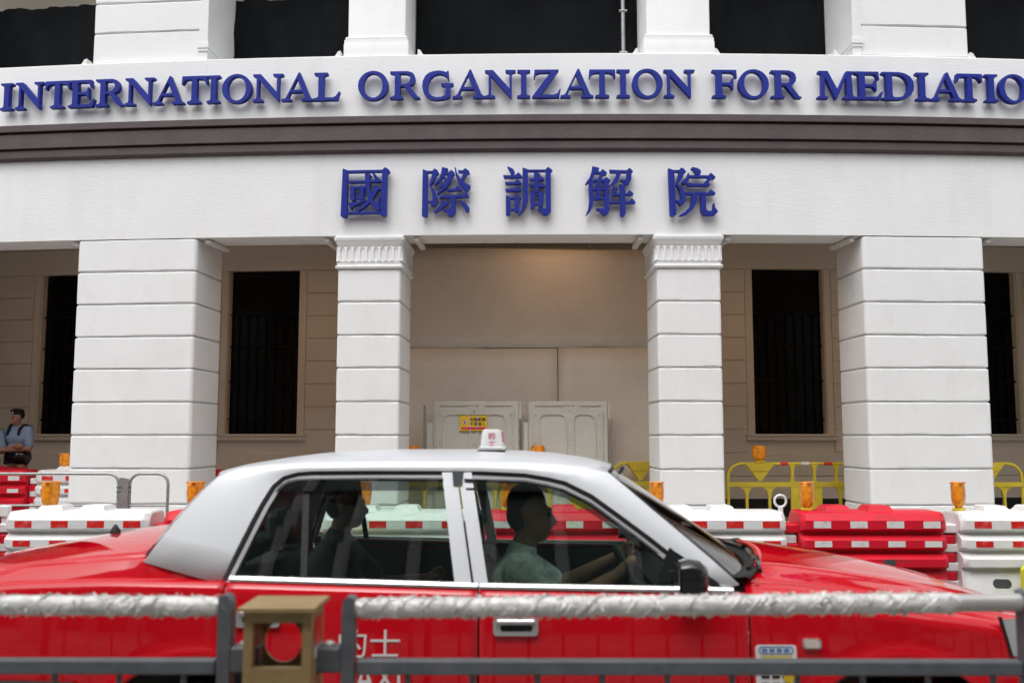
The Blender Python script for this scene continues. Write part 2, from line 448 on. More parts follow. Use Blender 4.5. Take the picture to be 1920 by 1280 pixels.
JOINTS = [0.10, 0.275, 0.70, 1.15, 1.575, 2.0, 2.43, 2.85, 3.277, 3.705, SOFF - 0.002]
def pier(s0, s1, name, top=False, r=0.05):
    core = MB(); core.loft([[B(a, b, z) for a, b in rrect(s0 + .03, s1 - .03, .03, .87, .03)] for z in (0.1, SOFF - 0.01)], True, True, True)
    p = core.build(name, M['plaster2'], bld, 30)
    j = JOINTS if top else JOINTS[:-1]
    for a, b in zip(j, j[1:]):
        wn_(course(s0, s1, 0.0, 0.90, a + 0.006, b - 0.006, r).build('plaster_course', M['plaster2'], p, 40))
    return p
for s0, s1 in ((-6.73, -5.10), (3.535, 5.15)): pier(s0, s1, 'pier', True)
for s0, s1 in ((-15.0, -11.0), (9.4, 13.0)): pier(s0, s1, 'pier', True)
for s0, s1 in ((-3.23, -2.41), (0.87, 1.69), (-9.70, -8.88), (7.34, 8.16)):
    c = pier(s0, s1, 'column', False, 0.04)
    cap = MB()
    def ring(o, z): return [B(a, b, z) for a, b in rrect(s0 - o, s1 + o, -o, .90 + o, 0.03)]
    # necking, and the stepped top moulding
    cap.loft([ring(-.004, 3.70), ring(0.0, 3.705), ring(0.03, 3.715), ring(0.035, 3.735), ring(0.03, 3.745), ring(0.012, 3.75), ring(0.012, 3.775), ring(0.02, 3.79), ring(0.0, 3.80), ring(0.0, 3.99), ring(.012, 4.0),
              ring(0.022, 4.03), ring(0.034, 4.06), ring(0.045, 4.075), ring(0.045, 4.115), ring(0.03, 4.128), ring(0.03, 4.138)], True, True, True)
    co = cap.build('capital', M['plaster2'], c, 40)
    # fluted frieze: a tiny colonnade of arched ribs in front of the neck
    fl = MB(); n = 9
    for side in range(3):
        L = (s1 - s0) if side == 0 else 0.9
        m_ = n if side == 0 else 10
        for k in range(m_ + 1):
            u = (k / m_) * (L - 0.036) + 0.018
            w2 = 0.017
            def P(t, d, z):
                if side == 0: return B(s0 + t, -d, z)
                if side == 1: return B(s1 + d, t, z)
                return B(s0 - d, t, z)
            loops = []
            for z, ww in ((3.802, 0.040), (3.815, w2 + .008), (3.83, w2), (3.955, w2), (3.972, w2 + .010), (3.988, 0.040)):
                ww = min(ww, 0.044)
                loops.append([P(u - ww, -0.002, z), P(u - ww * .85, 0.019, z), P(u + ww * .85, 0.019, z), P(u + ww, -0.002, z)])
            fl.loft(loops, True, True, True)
    fl.build('fluting', M['plaster2'], c, 30)

# back wall: courses between the tall windows
BQ = 4.0
WTOP, WBOT = 4.405, 1.598
wins = [(-10.0, -8.66), (-6.30, -4.945), (3.265, 4.60), (6.94, 8.285)]
core = MB()
arc_box(core, -13, -9.98, BQ + .03, BQ + .3, 0.2, 4.88)
arc_box(core, -8.68, -6.28, BQ + .03, BQ + .3, 0.2, 4.88)
arc_box(core, -4.965, 3.285, BQ + .03, BQ + .3, 0.2, 4.88, n=16)
arc_box(core, 4.58, 6.96, BQ + .03, BQ + .3, 0.2, 4.88)
arc_box(core, 8.265, 13, BQ + .03, BQ + .3, 0.2, 4.88)
for a, b in wins:
    arc_box(core, a + .02, b - .02, BQ + .032, BQ + .3, 0.2, WBOT - .02); arc_box(core, a + .02, b - .02, BQ + .032, BQ + .3, WTOP + .02, 4.88)
backw = core.build('back_wall', M['inner'], bld, 30)
zj = [0.35, 0.50, 0.89, 1.28, 1.67, 2.055, 2.445, 2.835, 3.225, 3.615, 4.005, 4.405, 4.86]
def seg(a, b, z0, z1):
    mb = MB()
    arc_strip(mb, a, b, [(BQ + .04, z0), (BQ + .012, z0), (BQ, z0 + .010), (BQ, z1 - .010), (BQ + .012, z1), (BQ + .04, z1)])
    wn_(mb.build('plaster_course', M['inner'], backw, 30))
for z0, z1 in zip(zj, zj[1:]):
    z0 += .003; z1 -= .003
    if z1 < WBOT or z0 > WTOP - 0.01:
        for a, b in ((-13, -8.0), (-7.9, -3.6), (2.2, 5.9), (5.91, 11)): seg(a, b, z0, z1)
    else:
        for a, b in ((-13, -10.13), (-8.53, -6.43), (-4.815, -2.6), (1.4, 3.135), (4.73, 6.81), (8.415, 12)): seg(a, b, z0, z1)
mb = MB(); arc_box(mb, -13, 13, BQ - .02, BQ + .05, 0.2, 0.52, n=26); part(mb, 'skirting', M['skirt'])
for a, b in wins:
    w = MB()
    for (x0, x1, z0, z1) in ((a - .12, a, WBOT, WTOP), (b, b + .12, WBOT, WTOP), (a - .12, b + .12, WTOP, WTOP + .002 + .0)):
        if z1 - z0 > .01: arc_box(w, x0, x1, BQ + .002, BQ + .22, z0, z1)
    wo_ = w.build('window', M['inner'], bld, 30)
    sl = MB(); arc_strip(sl, a - .16, b + .16, [(BQ + .05, WBOT - .115), (BQ - .03, WBOT - .115), (BQ - .045, WBOT - .10), (BQ - .045, WBOT - .045), (BQ - .07, WBOT - .035), (BQ - .07, WBOT - .002), (BQ + .05, WBOT - .002)])
    sl.build('sill', M['innertrim'], wo_, 30)
    pn = MB(); arc_box(pn, a, b, BQ + .16, BQ + .19, WBOT, WTOP); pn.build('pane', M['pane'], wo_)
    for k in range(1, 8):
        x = a + (b - a) * k / 8
        gb = MB(); arc_box(gb, x - .009, x + .009, BQ + .11, BQ + .13, WBOT + .01, WTOP - .75); gb.build('bar', M['bar'], wo_)
    for z in (WBOT + .25, WBOT + .9, WBOT + 1.5, WTOP - .75):
        gb = MB(); arc_box(gb, a, b, BQ + .105, BQ + .135, z - .014, z + .014); gb.build('bar', M['bar'], wo_)
# upper storey: piers and columns standing on the ledge, dark rooms behind
UT = 9.6
for s0, s1 in ((-6.70, -5.10), (3.56, 5.13), (-15, -11), (9.4, 13)):
    zz = [LEDGE + .002, LEDGE + .03, 7.005, 7.425, 7.85, 8.27, 8.7, 9.12, UT]
    core = MB(); core.loft([[B(a, b, z) for a, b in rrect(s0 + .03, s1 - .03, .13, 1.5, .03)] for z in (LEDGE - .01, UT)], True, True, True)
    p = core.build('upper_pier', M['plaster2'], bld, 30)
    for a, b in zip(zz[1:], zz[2:]):
        wn_(course(s0, s1, 0.10, 1.0, a + .004, b - .004, .03).build('plaster_course', M['plaster2'], p, 40))
    for e0, e1 in (((s1 - .10, s1 + .018),) if s0 < 0 else ((s0 - .018, s0 + .10),)):
        pil = MB(); arc_box(pil, e0, e1, 0.085, 1.02, LEDGE + .03, UT)
        arc_box(pil, e0 - .012, e1 + .012, 0.07, 1.03, 6.70, 6.735); arc_box(pil, e0 - .022, e1 + .022, 0.06, 1.04, 6.74, 6.80); arc_box(pil, e0 - .010, e1 + .010, 0.075, 1.025, 6.803, 6.83)
        pil.build('pilaster_strip', M['plaster2'], p, 30)
for s0, s1 in ((-3.17, -2.40), (0.80, 1.64), (-9.70, -8.88), (7.34, 8.16)):
    def ring2(o, z): return [B(a, b, z) for a, b in rrect(s0 - o, s1 + o, .10 - o, 1.0 + o, 0.02)]
    col = MB().loft([ring2(.05, LEDGE + .002), ring2(.05, 6.73), ring2(.044, 6.745), ring2(.044, 6.79), ring2(.03, 6.797), ring2(.034, 6.82), ring2(.026, 6.835), ring2(.004, 6.843), ring2(0, 6.86), ring2(0, UT)], True, True, True)
    part(col, 'upper_column', M['plaster2'])
mb = MB(); arc_box(mb, S0, S1, 2.2, 2.4, LEDGE - .2, UT, n=30); part(mb, 'upper_wall', M['inner'])
mb = MB(); arc_box(mb, S0, S1, 0.05, 2.4, UT, UT + 3.5, n=40); part(mb, 'upper_frieze', M['plaster'])
mb = MB(); arc_box(mb, S0, S1, 4.3, 4.6, 0.1, UT + 3.5, n=20); part(mb, 'rear_wall', M['dark'])
for s in (S0, S1 - .3):
    mb = MB(); arc_box(mb, s, s + .3, 0.9, 4.6, 0.1, UT + 3); part(mb, 'end_wall', M['inner'])

# black netting hung in the upper openings
def netting(s0, s1, z1, label, sag=0.0):
    nx, nz = 26, 10; mb = MB(); rows = []
    for front in (0, 1):
        for i in range(nz + 1):
            z = LEDGE + .01 + (z1 - LEDGE) * i / nz
            rows.append([B(s0 + (s1 - s0) * k / nx, 1.03 + .02 * front + .025 * math.sin(k * .9 + i * .7) + .02 * math.sin(k * 2.1 - i * 1.3),
                           z + (sag * math.sin(k * .5) if i == nz else 0)) for k in range(nx + 1)])
    n = nx + 1; v = [p for r in rows for p in r]; f = []
    for h in (0, nz + 1):
        for i in range(nz):
            for k in range(nx):
                a = (h + i) * n + k; f.append((a, a + 1, a + 1 + n, a + n))
    mb.add(v, f)
    return tag(mb.build('black_netting', M['black_net'], None, 180, origin=B(.5 * (s0 + s1), 1.03, LEDGE), fix=False), label, 'netting', 'black sheets closing the upper openings')
netting(-8.87, -6.72, 7.87, 'black sheet in the upper opening at the far left, stopping short of the top', .01)
netting(-5.08, -3.18, 7.84, 'black sheet between the left upper pier and the left upper column', .01)
netting(-2.40, 0.80, UT - .01, 'wide black sheet in the middle upper opening behind the steel pole')
netting(1.66, 3.54, UT - .01, 'black sheet between the right upper column and the right upper pier')
netting(5.15, 7.33, UT - .01, 'black sheet in the upper opening at the far right')
# scaffold pole in front of the middle netting
pb = B(0.59, 0.93, LEDGE)
pl = thing('scaffold_pole', 'grey steel pole standing before the middle black sheet', 'pole', tuple(pb))
MB().tube([pb, pb + Vector((0, 0, 3.0))], .03, 12).build('tube', M['steel'], pl, 40)
for dz in (0.38, 0.99):
    MB().tube([pb + Vector((-.055, -.02, dz)), pb + Vector((.055, -.02, dz))], .02, 8).build('clamp', M['steel'], pl, 40)
cb = MB(); cb.tube([B(-2.3 + 2.8 * t, .99, LEDGE + .05 + .30 * t ** .8 - .05 * math.sin(PI * t)) for t in [i / 16 for i in range(17)]], .006, 6)
tag(cb.build('cable', M['rubber'], None, 60, origin=B(-1, .99, LEDGE)), 'thin black cable rising across the middle upper black sheet', 'cable')

# little white brackets along the ledge
for k, (s, lab) in enumerate(((-6.78, 'small white bracket on the ledge left of the left upper pier'), (-3.29, 'small white bracket on the ledge left of the left upper column'), (-2.19, 'small white bracket on the ledge at the left end of the wide opening'),
          (0.64, 'small white bracket on the ledge at the right end of the wide opening'), (1.715, 'small white bracket on the ledge right of the right upper column'), (3.30, 'small white bracket on the ledge left of the right upper pier'),
          (5.15, 'small white bracket on the ledge right of the right upper pier'))):
    mb = MB(); o = B(s, .03, LEDGE); e = -1 if s < -.8 and k != 2 else 1
    if k == 2: e = 1
    if k == 3: e = -1
    mb.prism([[(-.035, 0), (.045, 0), (.02, .035), (.0, .07), (-.035, .085)]], 0.0, 0.16, lambda a, b, d: B(s + e * a, .03 + d, LEDGE + .001 + b))
    tag(mb.build('ledge_bracket', M['fixture'], None, 30, origin=o), lab, 'bracket', 'white brackets along the ledge')

# slim lights fixed under the lintel
def lin_light(s, tilt, label):
    o = B(s, .30, SOFF)
    t = thing('linear_light', label, 'light fitting', tuple(o), 'slim lights under the lintel')
    mb = MB(); mb.bbox(-.035, .035, 0.0, 0.62, -.065, -.012, .008, fn=lambda x, y, z: B(s + x + tilt * y, .06 + y, SOFF + z))
    mb.build('housing', M['fixture'], t, 30)
    mb = MB()
    for y in (.12, .48): mb.box(-.02, .02, y, y + .05, -.014, -.001, fn=lambda x, y, z: B(s + x + tilt * y, .06 + y, SOFF + z))
    mb.build('bracket', M['gap'], t)
    mb = MB(); mb.box(-.026, .026, .03, .59, -.069, -.066, fn=lambda x, y, z: B(s + x + tilt * y, .06 + y, SOFF + z)); mb.build('diffuser', M['bwhite'], t)
for s, tl, lab in ((-6.80, 0, 'slim white light under the lintel left of the left pier'), (-4.99, .05, 'slim white light under the lintel right of the left pier'), (-3.40, 0, 'slim white light under the lintel left of the left column'),
                   (-2.22, .0, 'slim white light under the lintel right of the left column'), (0.68, 0, 'slim white light under the lintel left of the right column'), (1.81, 0, 'slim white light under the lintel right of the right column'),
                   (3.43, -.05, 'slim white light under the lintel left of the right pier'), (5.26, 0, 'slim white light under the lintel right of the right pier')):
    lin_light(s, tl, lab)

# ------------------------------------------------------------------ lettering
def ell(cx, cy, rx, ry, n=28, rot=0.0):
    return [(cx + rx * math.cos(2 * PI * k / n) * math.cos(rot) - ry * math.sin(2 * PI * k / n) * math.sin(rot), cy + rx * math.cos(2 * PI * k / n) * math.sin(rot) + ry * math.sin(2 * PI * k / n) * math.cos(rot)) for k in range(n)]
def cv(pts, x0=1150, y0=540, s=4.55): return [((x - x0) / s, (y0 - y) / s) for x, y in pts]
GL = {
 'I': [[(0,0),(46,0),(46,7),(35,10),(32.5,15),(32.5,85),(35,90),(46,93),(46,100),(0,100),(0,93),(11,90),(13.5,85),(13.5,15),(11,10),(0,7)]],
 'N': [[(0,0),(36,0),(36,7),(25,10),(22,14),(22,78),(91,-1),(94,-1),(94,86),(97,90),(108,93),(108,100),(72,100),(72,93),(83,90),(86,86),(86,34),(28,100),(0,100),(0,93),(9,90),(13,84),(13,14),(10,10),(0,7)]],
 'T': [[(22,0),(71,0),(71,7),(59,10),(56,15),(56,89),(73,88),(83,83),(90,69),(93,70),(92,100),(2,100),(0,70),(3,69),(10,83),(20,88),(37,89),(37,15),(34,10),(22,7)]],
 'E': [[(0,0),(91,0),(99,28),(95,29),(85,15),(75,10),(36,9),(36,46),(62,46),(69,41),(73,31),(77,31),(77,71),(73,71),(69,60),(62,55),(36,55),(36,91),(67,91),(77,87),(83,71),(87,71),(85,100),(0,100),(0,93),(11,90),(15,85),(15,15),(11,10),(0,7)]],
 'R': [[(0,0),(46,0),(46,7),(38,10),(36,15),(36,45),(50,45),(82,4),(88,0),(106,0),(106,5),(98,8),(69,47),(80,52),(87,61),(89,73),(86,86),(78,95),(62,100),(0,100),(0,93),(13,90),(17,85),(17,15),(13,10),(0,7)], [(36,54),(36,91),(55,91),(66,87),(71,79),(71,70),(67,60),(56,54)]],
 'A': [[(0,0),(35,0),(35,7),(27,9),(25,13),(32,31),(76,31),(84,12),(82,9),(72,7),(72,0),(115,0),(115,6),(107,9),(102,14),(65,103),(60,103),(17,14),(11,9),(0,7)], [(36,40),(54,80),(72,40)]],
 'O': [ell(53.5, 50, 53.5, 53, 32), ell(53.5, 50, 33.5, 44, 32, .06)],
 'G': [cv([(1570,85),(1580,240),(1565,235),(1540,185),(1490,150),(1420,138),(1340,160),(1280,215),(1245,290),(1240,370),(1260,450),(1310,500),(1380,520),(1450,515),(1510,490),(1525,460),(1525,360),(1510,340),(1455,330),(1455,292),(1650,292),(1650,325),(1610,340),(1600,360),(1600,510),(1540,545),(1460,562),(1390,568),(1300,555),(1220,505),(1170,430),(1150,340),(1160,250),(1200,165),(1260,115),(1330,92),(1410,82),(1480,92),(1540,110),(1555,88)])],
 'Z': [cv([(1165,80),(1550,80),(1550,92),(1262,490),(1470,490),(1525,468),(1565,395),(1580,395),(1555,536),(1125,536),(1125,522),(1415,128),(1260,128),(1190,150),(1165,220),(1150,220)], 1125, 536)],
 'F': [[(0,0),(48,0),(48,7),(38,10),(35,15),(35,45),(58,45),(66,40),(70,29),(74,29),(74,70),(70,70),(66,59),(58,54),(35,54),(35,91),(66,91),(77,87),(83,72),(87,72),(85,100),(0,100),(0,93),(11,90),(14,85),(14,15),(11,10),(0,7)]],
 'M': [[(0,0),(38,0),(38,7),(28,10),(25,15),(28,78),(64,-1),(68,-1),(103,76),(105,15),(102,10),(92,7),(92,0),(138,0),(138,7),(129,10),(126,15),(122,85),(125,90),(133,93),(133,100),(104,100),(72,32),(38,100),(5,100),(5,93),(14,90),(17,85),(14,15),(11,10),(0,7)]],
 'D': [[(0,0),(60,0),(85,6),(102,18),(112,35),(114,52),(111,70),(100,86),(82,96),(60,100),(0,100),(0,93),(11,90),(15,85),(15,15),(11,10),(0,7)], [(36,15),(36,91),(58,91),(74,86),(87,74),(93,54),(91,36),(82,20),(68,11),(52,9),(39,10)]],
 'L': [[(0,0),(85,0),(94,30),(90,30),(80,15),(70,10),(36,10),(36,85),(39,90),(50,93),(50,100),(2,100),(2,93),(13,90),(17,85),(17,15),(13,10),(0,7)]],
}
WORDS = [('INTERNATIONAL', [(-2,23),(25,82),(80,131),(124,179),(177,232),(232,289),(286,344),(339,387),(386,412),(416,470),(472,531),(527,588),(588,636)]),
         ('ORGANIZATION', [(671,727),(731,787),(792,849),(849,909),(910,966),(970,994),(999,1050),(1052,1112),(1105,1154),(1157,1181),(1187,1242),(1246,1303)]),
         ('FOR', [(1337,1382),(1386,1442),(1446,1504)]),
         ('MEDIATION', [(1534,1606),(1603,1658),(1655,1716),(1716,1747),(1744,1807),(1794,1846),(1846,1876),(1875,1930),(1934,1992)])]
LZ0 = fac_s(1000, 183, -.12)[1]; LZ1 = fac_s(1000, 131, -.12)[1]
U = (LZ1 - LZ0) / 100
sgn = thing('letter_sign', 'navy blue English letters spelling INTERNATIONAL ORGANIZATION FOR MEDIATION above the brown band', 'sign', tuple(B(-.7, -.1, LZ0)))
LM = {}
def inside(x, y, polys):
    c = False
    for pl in polys:
        for (x0, y0), (x1, y1) in zip(pl, pl[1:] + pl[:1]):
            if (y0 > y) != (y1 > y) and x < (x1 - x0) * (y - y0) / (y1 - y0) + x0: c = not c
    return c
for wd, xs in WORDS:
    for ch, (xa, xb) in zip(wd, xs):
        py = 183 + 18.5 * ((xa - 1080) / 1080) ** 2
        sc_, _ = fac_s(.5 * (xa + xb), py, -.12)
        if ch not in LM:
            mb = MB(); pl_ = GL[ch]
            hw = .5 * (min(p[0] for p in pl_[0]) + max(p[0] for p in pl_[0]))
            mb.prism(pl_, 0, 0.075, lambda a, b, d: ((a - hw) * U, d, b * U))
            bx0, bx1 = min(p[0] for p in pl_[0]), max(p[0] for p in pl_[0])
            for fy in (14, 86):
                hits = [bx0 + (bx1 - bx0) * q_ / 60 for q_ in range(61) if all(inside(bx0 + (bx1 - bx0) * q_ / 60 + dx, fy + dy, pl_) for dx in (-3, 3) for dy in (-3, 3))]
                for xx in {hits[0], hits[-1]} if hits else ():
                    mb.tube([((xx - hw) * U, .07, fy * U), ((xx - hw) * U, .122, fy * U)], .006, 6, 1)
            LM[ch] = mb.mesh('letter', [M['blue'], M['pin']])
        o = link('letter', LM[ch], sgn, B(sc_, -.12, LZ0))
        o.rotation_euler = (0, 0, sc_ / RAD)

ZH = [((630, 305), [
  [(135,120),(245,160),(240,1160),(200,1190),(140,1185),(105,1155)], [(230,162),(1010,157),(1010,205),(230,210)], [(1000,160),(1060,100),(1145,150),(1172,205),(1110,250),(1100,1150),(1060,1170),(1010,1168),(980,1145)],
  [(225,1070),(985,1060),(985,1105),(225,1110)], [(250,385),(840,380),(900,310),(990,400),(985,420),(300,440),(270,430)], [(770,205),(810,215),(860,260),(890,310),(850,355),(815,310)],
  [(620,225),(740,245),(770,285),(728,320),(728,520),(755,650),(810,800),(860,870),(900,830),(940,725),(965,750),(945,900),(958,1030),(920,1050),(860,1020),(790,940),(710,800),(660,640),(630,480)],
  [(820,490),(900,510),(970,560),(965,590),(900,600),(830,740),(740,870),(600,990),(470,1060),(445,1025),(560,950),(680,820),(760,690),(800,580)],
  [(310,490),(400,520),(400,800),(370,825),(330,820),(305,790)], [(390,520),(505,520),(505,560),(390,560)], [(500,510),(545,480),(600,510),(635,530),(600,570),(595,785),(560,800),(495,780)], [(390,740),(505,740),(505,775),(390,775)],
  [(255,865),(380,855),(620,795),(645,815),(500,890),(350,950),(345,1010),(315,1000)]]),
 ((780, 305), [
  [(140,135),(250,180),(250,1165),(200,1180),(130,1150)], [(240,172),(360,172),(360,215),(240,215)], [(350,170),(400,122),(465,160),(500,235),(445,255),(400,370),(300,510),(280,495),(330,320)],
  [(285,490),(310,500),(400,590),(460,720),(460,860),(420,930),(330,945),(300,880),(245,850),(250,825),(350,825),(365,760),(350,650)],
  [(560,92),(690,120),(695,160),(640,190),(600,290),(520,390),(410,495),(395,465),(490,350),(540,220)], [(610,205),(710,205),(710,250),(610,250)],
  [(700,210),(760,150),(830,205),(845,250),(800,290),(740,430),(640,560),(470,690),(450,660),(570,540),(660,400)], [(580,300),(620,285),(690,400),(650,430)], [(500,400),(560,380),(600,480),(545,540),(520,510)],
  [(835,92),(860,100),(880,190),(960,340),(1060,440),(1185,495),(1185,540),(1110,630),(1010,560),(910,420),(855,260)], [(905,155),(1010,165),(1070,115),(1150,170),(1172,235),(1110,250),(1050,350),(1000,420),(960,390),(1010,280),(1020,215),(920,212)],
  [(640,565),(840,560),(900,490),(960,530),(1000,600),(690,620)], [(485,705),(1010,705),(1075,635),(1140,700),(1162,750),(520,765)],
  [(750,740),(860,740),(860,1080),(820,1140),(770,1165),(715,1150),(680,1080),(580,1030),(590,1010),(720,1012),(748,990)], [(580,820),(640,820),(715,880),(700,905),(640,920),(540,1010),(400,1095),(380,1070),(470,980),(540,880)],
  [(905,815),(950,820),(1080,880),(1160,970),(1165,1040),(1120,1080),(1080,1050),(1020,940)]]),
 ((935, 305), [
  [(185,85),(220,85),(310,130),(350,190),(345,290),(270,280),(250,200)], [(95,268),(350,275),(430,205),(520,300),(510,322),(120,332)], [(138,418),(335,425),(405,348),(490,430),(485,462),(155,472)], [(140,565),(345,570),(400,505),(490,590),(485,620),(160,628)],
  [(155,705),(258,745),(255,1110),(225,1138),(170,1138),(155,1120)], [(250,750),(360,750),(360,795),(250,795)], [(350,740),(395,697),(490,770),(455,830),(450,1065),(415,1085),(355,1065)], [(250,990),(358,990),(358,1035),(250,1035)],
  [(520,98),(640,140),(640,800),(600,930),(540,1050),(435,1160),(430,1140),(500,1000),(525,800)], [(630,144),(1035,144),(1035,185),(630,188)], [(1025,140),(1080,82),(1180,160),(1140,215),(1140,1060),(1080,1125),(985,1150),(940,1070),(850,1020),(855,992),(1030,995)],
  [(770,205),(880,222),(915,240),(905,270),(870,290),(870,620),(840,640),(785,635),(775,600)], [(665,335),(780,335),(780,380),(690,390)], [(860,340),(930,285),(1005,355),(1000,375),(865,378)], [(660,478),(890,478),(950,425),(1020,505),(1010,522),(680,525)],
  [(685,620),(785,655),(785,965),(750,990),(695,995)], [(775,655),(880,655),(880,695),(775,695)], [(870,650),(910,612),(1000,670),(975,730),(965,950),(930,970),(875,950)], [(780,875),(880,875),(880,915),(780,915)]]),
 ((1090, 305), [
  [(245,75),(395,110),(390,150),(320,185),(260,330),(180,420),(95,485),(90,450),(180,330),(225,200)], [(300,190),(420,190),(420,235),(300,235)], [(410,200),(470,135),(570,215),(555,255),(480,270),(440,330),(380,370),(390,300)],
  [(165,400),(265,380),(265,850),(240,960),(180,1070),(100,1145),(95,1130),(150,1000),(175,820)], [(340,365),(425,345),(425,790),(340,790)], [(255,360),(520,360),(520,412),(255,412)], [(255,550),(520,550),(520,597),(255,597)], [(255,760),(525,760),(525,803),(255,803)],
  [(505,355),(550,305),(650,385),(610,440),(615,1010),(590,1090),(500,1145),(455,1110),(420,1060),(325,1025),(330,985),(510,992)],
  [(620,145),(990,160),(1065,105),(1140,180),(1100,235),(1100,350),(1050,450),(1010,470),(950,465),(930,420),(850,380),(870,365),(985,365),(1000,210),(640,215)], [(775,190),(870,190),(870,240),(820,370),(730,460),(615,520),(615,495),(700,390),(760,290)],
  [(690,510),(820,550),(800,590),(740,640),(640,790),(620,800),(690,640)], [(700,660),(1000,660),(1055,590),(1145,665),(1130,705),(700,705)], [(620,840),(1040,835),(1105,765),(1188,850),(1175,885),(630,885)], [(845,460),(960,470),(965,1110),(930,1155),(870,1160),(850,1130)]]),
 ((1245, 305), [
  [(105,120),(230,165),(265,1120),(220,1155),(150,1160),(130,1120)], [(220,157),(350,157),(350,203),(220,203)], [(340,160),(385,105),(440,125),(495,195),(440,245),(410,330),(310,460),(290,500),(265,490),(300,380),(330,230)],
  [(270,485),(320,470),(420,570),(475,700),(475,820),(430,890),(350,935),(310,880),(255,840),(260,810),(350,815),(370,750),(350,610)], [(605,115),(640,92),(740,110),(815,160),(820,230),(790,270),(720,255),(680,190)],
  [(540,210),(560,250),(555,370),(520,440),(470,465),(405,450),(400,420),(430,370),(500,320)], [(560,270),(980,270),(1035,210),(1140,305),(1120,345),(1060,355),(980,405),(940,400),(970,320),(560,320)],
  [(515,455),(545,435),(650,455),(860,455),(925,385),(1025,465),(1010,490),(970,505),(540,505)], [(470,635),(965,645),(1030,570),(1135,660),(1115,692),(490,695)], [(625,680),(735,680),(735,760),(700,880),(620,1010),(500,1120),(370,1160),(325,1160),(340,1135),(450,1070),(560,960),(610,820)],
  [(805,670),(915,670),(920,980),(940,1030),(985,1045),(1040,1040),(1065,1000),(1070,890),(1105,870),(1115,960),(1170,1040),(1165,1080),(1110,1135),(1000,1150),(880,1140),(825,1090),(805,1020)]])]
zsgn = thing('letter_sign', 'navy blue Chinese characters above the middle bay reading 國際調解院', 'sign', tuple(B(-.78, -.1, 4.36)))
for (ox, oy), strokes in ZH:
    cx, cy = ox + 55, oy + 55
    s0, z0 = fac_s(cx, cy, -.12)
    ppm = (fac_s(cx + 50, cy, -.12)[0] - fac_s(cx - 50, cy, -.12)[0]) / 100
    zpm = (fac_s(cx, cy - 50, -.12)[1] - fac_s(cx, cy + 50, -.12)[1]) / 100
    mb = MB()
    for k, st in enumerate(strokes):
        e = .0013 * k
        mb.prism([[(x / 11.636 - 55, 55 - y / 11.636) for x, y in st]], e, .075 + e * .3, lambda a, b, d: (a * ppm, d, b * zpm))
    for a, b in (): mb.tube([(a * ppm, .05, b * zpm), (a * ppm, .122, b * zpm)], .007, 6, 1)
    o = link('letter', mb.mesh('letter', [M['blue'], M['pin']]), zsgn, B(s0, -.12, z0))
    o.rotation_euler = (0, 0, s0 / RAD)

# ------------------------------------------------------------------ hoarding in the middle bay
HQ = 2.0
hz = fac_s(990, 467, HQ)[1]; h2 = fac_s(990, 652, HQ)[1]
hx = fac_s(1046, 700, HQ)[0]
hd = thing('hoarding', 'plain beige boarding closing the middle bay behind the white panels', 'hoarding', tuple(B(-.78, HQ, FLOOR)))
HS0, HS1 = -3.4, 1.85
hm = fac_s(922, 652, HQ)[0]
for s0, s1, z0, z1, dq in ((HS0, HS1, h2 + .001, hz, 0.0), (HS0, hx - .006, FLOOR, h2 - .001, -.003), (hx + .006, HS1, FLOOR, h2 - .001, -.003)):
    mb = MB(); nx, nz = 14, 8; rows = []
    for i in range(nz + 1):
        rows.append([B(s0 + (s1 - s0) * k / nx, HQ + dq + random.uniform(-.006, .006) + .008 * math.sin(k * .8 + i), z0 + (z1 - z0) * i / nz + (.02 * math.sin(k * .45) if i == nz and dq == 0 else 0) - (.010 if i == nz and s1 < hx and s0 + (s1 - s0) * k / nx > hm - .1 else 0)) for k in range(nx + 1)])
    n = nx + 1
    mb.add([p for r in rows for p in r], [(i * n + k, i * n + k + 1, (i + 1) * n + k + 1, (i + 1) * n + k) for i in range(nz) for k in range(nx)])
    bo = mb.build('board', M['hoard'], hd, 60, fix=False)
    sm = bo.modifiers.new('s', 'SOLIDIFY'); sm.thickness = .015
mb = MB(); arc_box(mb, HS0, HS1, HQ + .03, HQ + .06, FLOOR, hz - .1, n=10); mb.build('frame', M['gap'], hd)
# pipes seen in the slot above the boarding
pp = thing('ceiling_pipe', 'dark pipes under the ceiling above the beige boarding', 'pipe', tuple(B(-.78, 2.6, 4.5)))
mb = MB(); mb.tube([B(-3.2 + .5 * i, 2.7, 4.62) for i in range(11)], .035, 8); mb.build('pipe', M['dark'], pp, 40)
mb = MB(); mb.tube([B(-1.5, 2.4, 4.5), B(-1.35, 2.5, 4.62), B(-1.1, 2.5, 4.60), B(-.95, 2.4, 4.5)], .025, 8); mb.tube([B(.2, 2.3, 4.4), B(.2, 2.5, 4.8)], .02, 8); mb.build('pipe', M['steel'], pp, 40)
dk = MB(); arc_box(dk, -3.0, 1.5, 3.0, 3.05, 4.0, 4.87, n=8); part(dk, 'soffit_board', M['inner'])
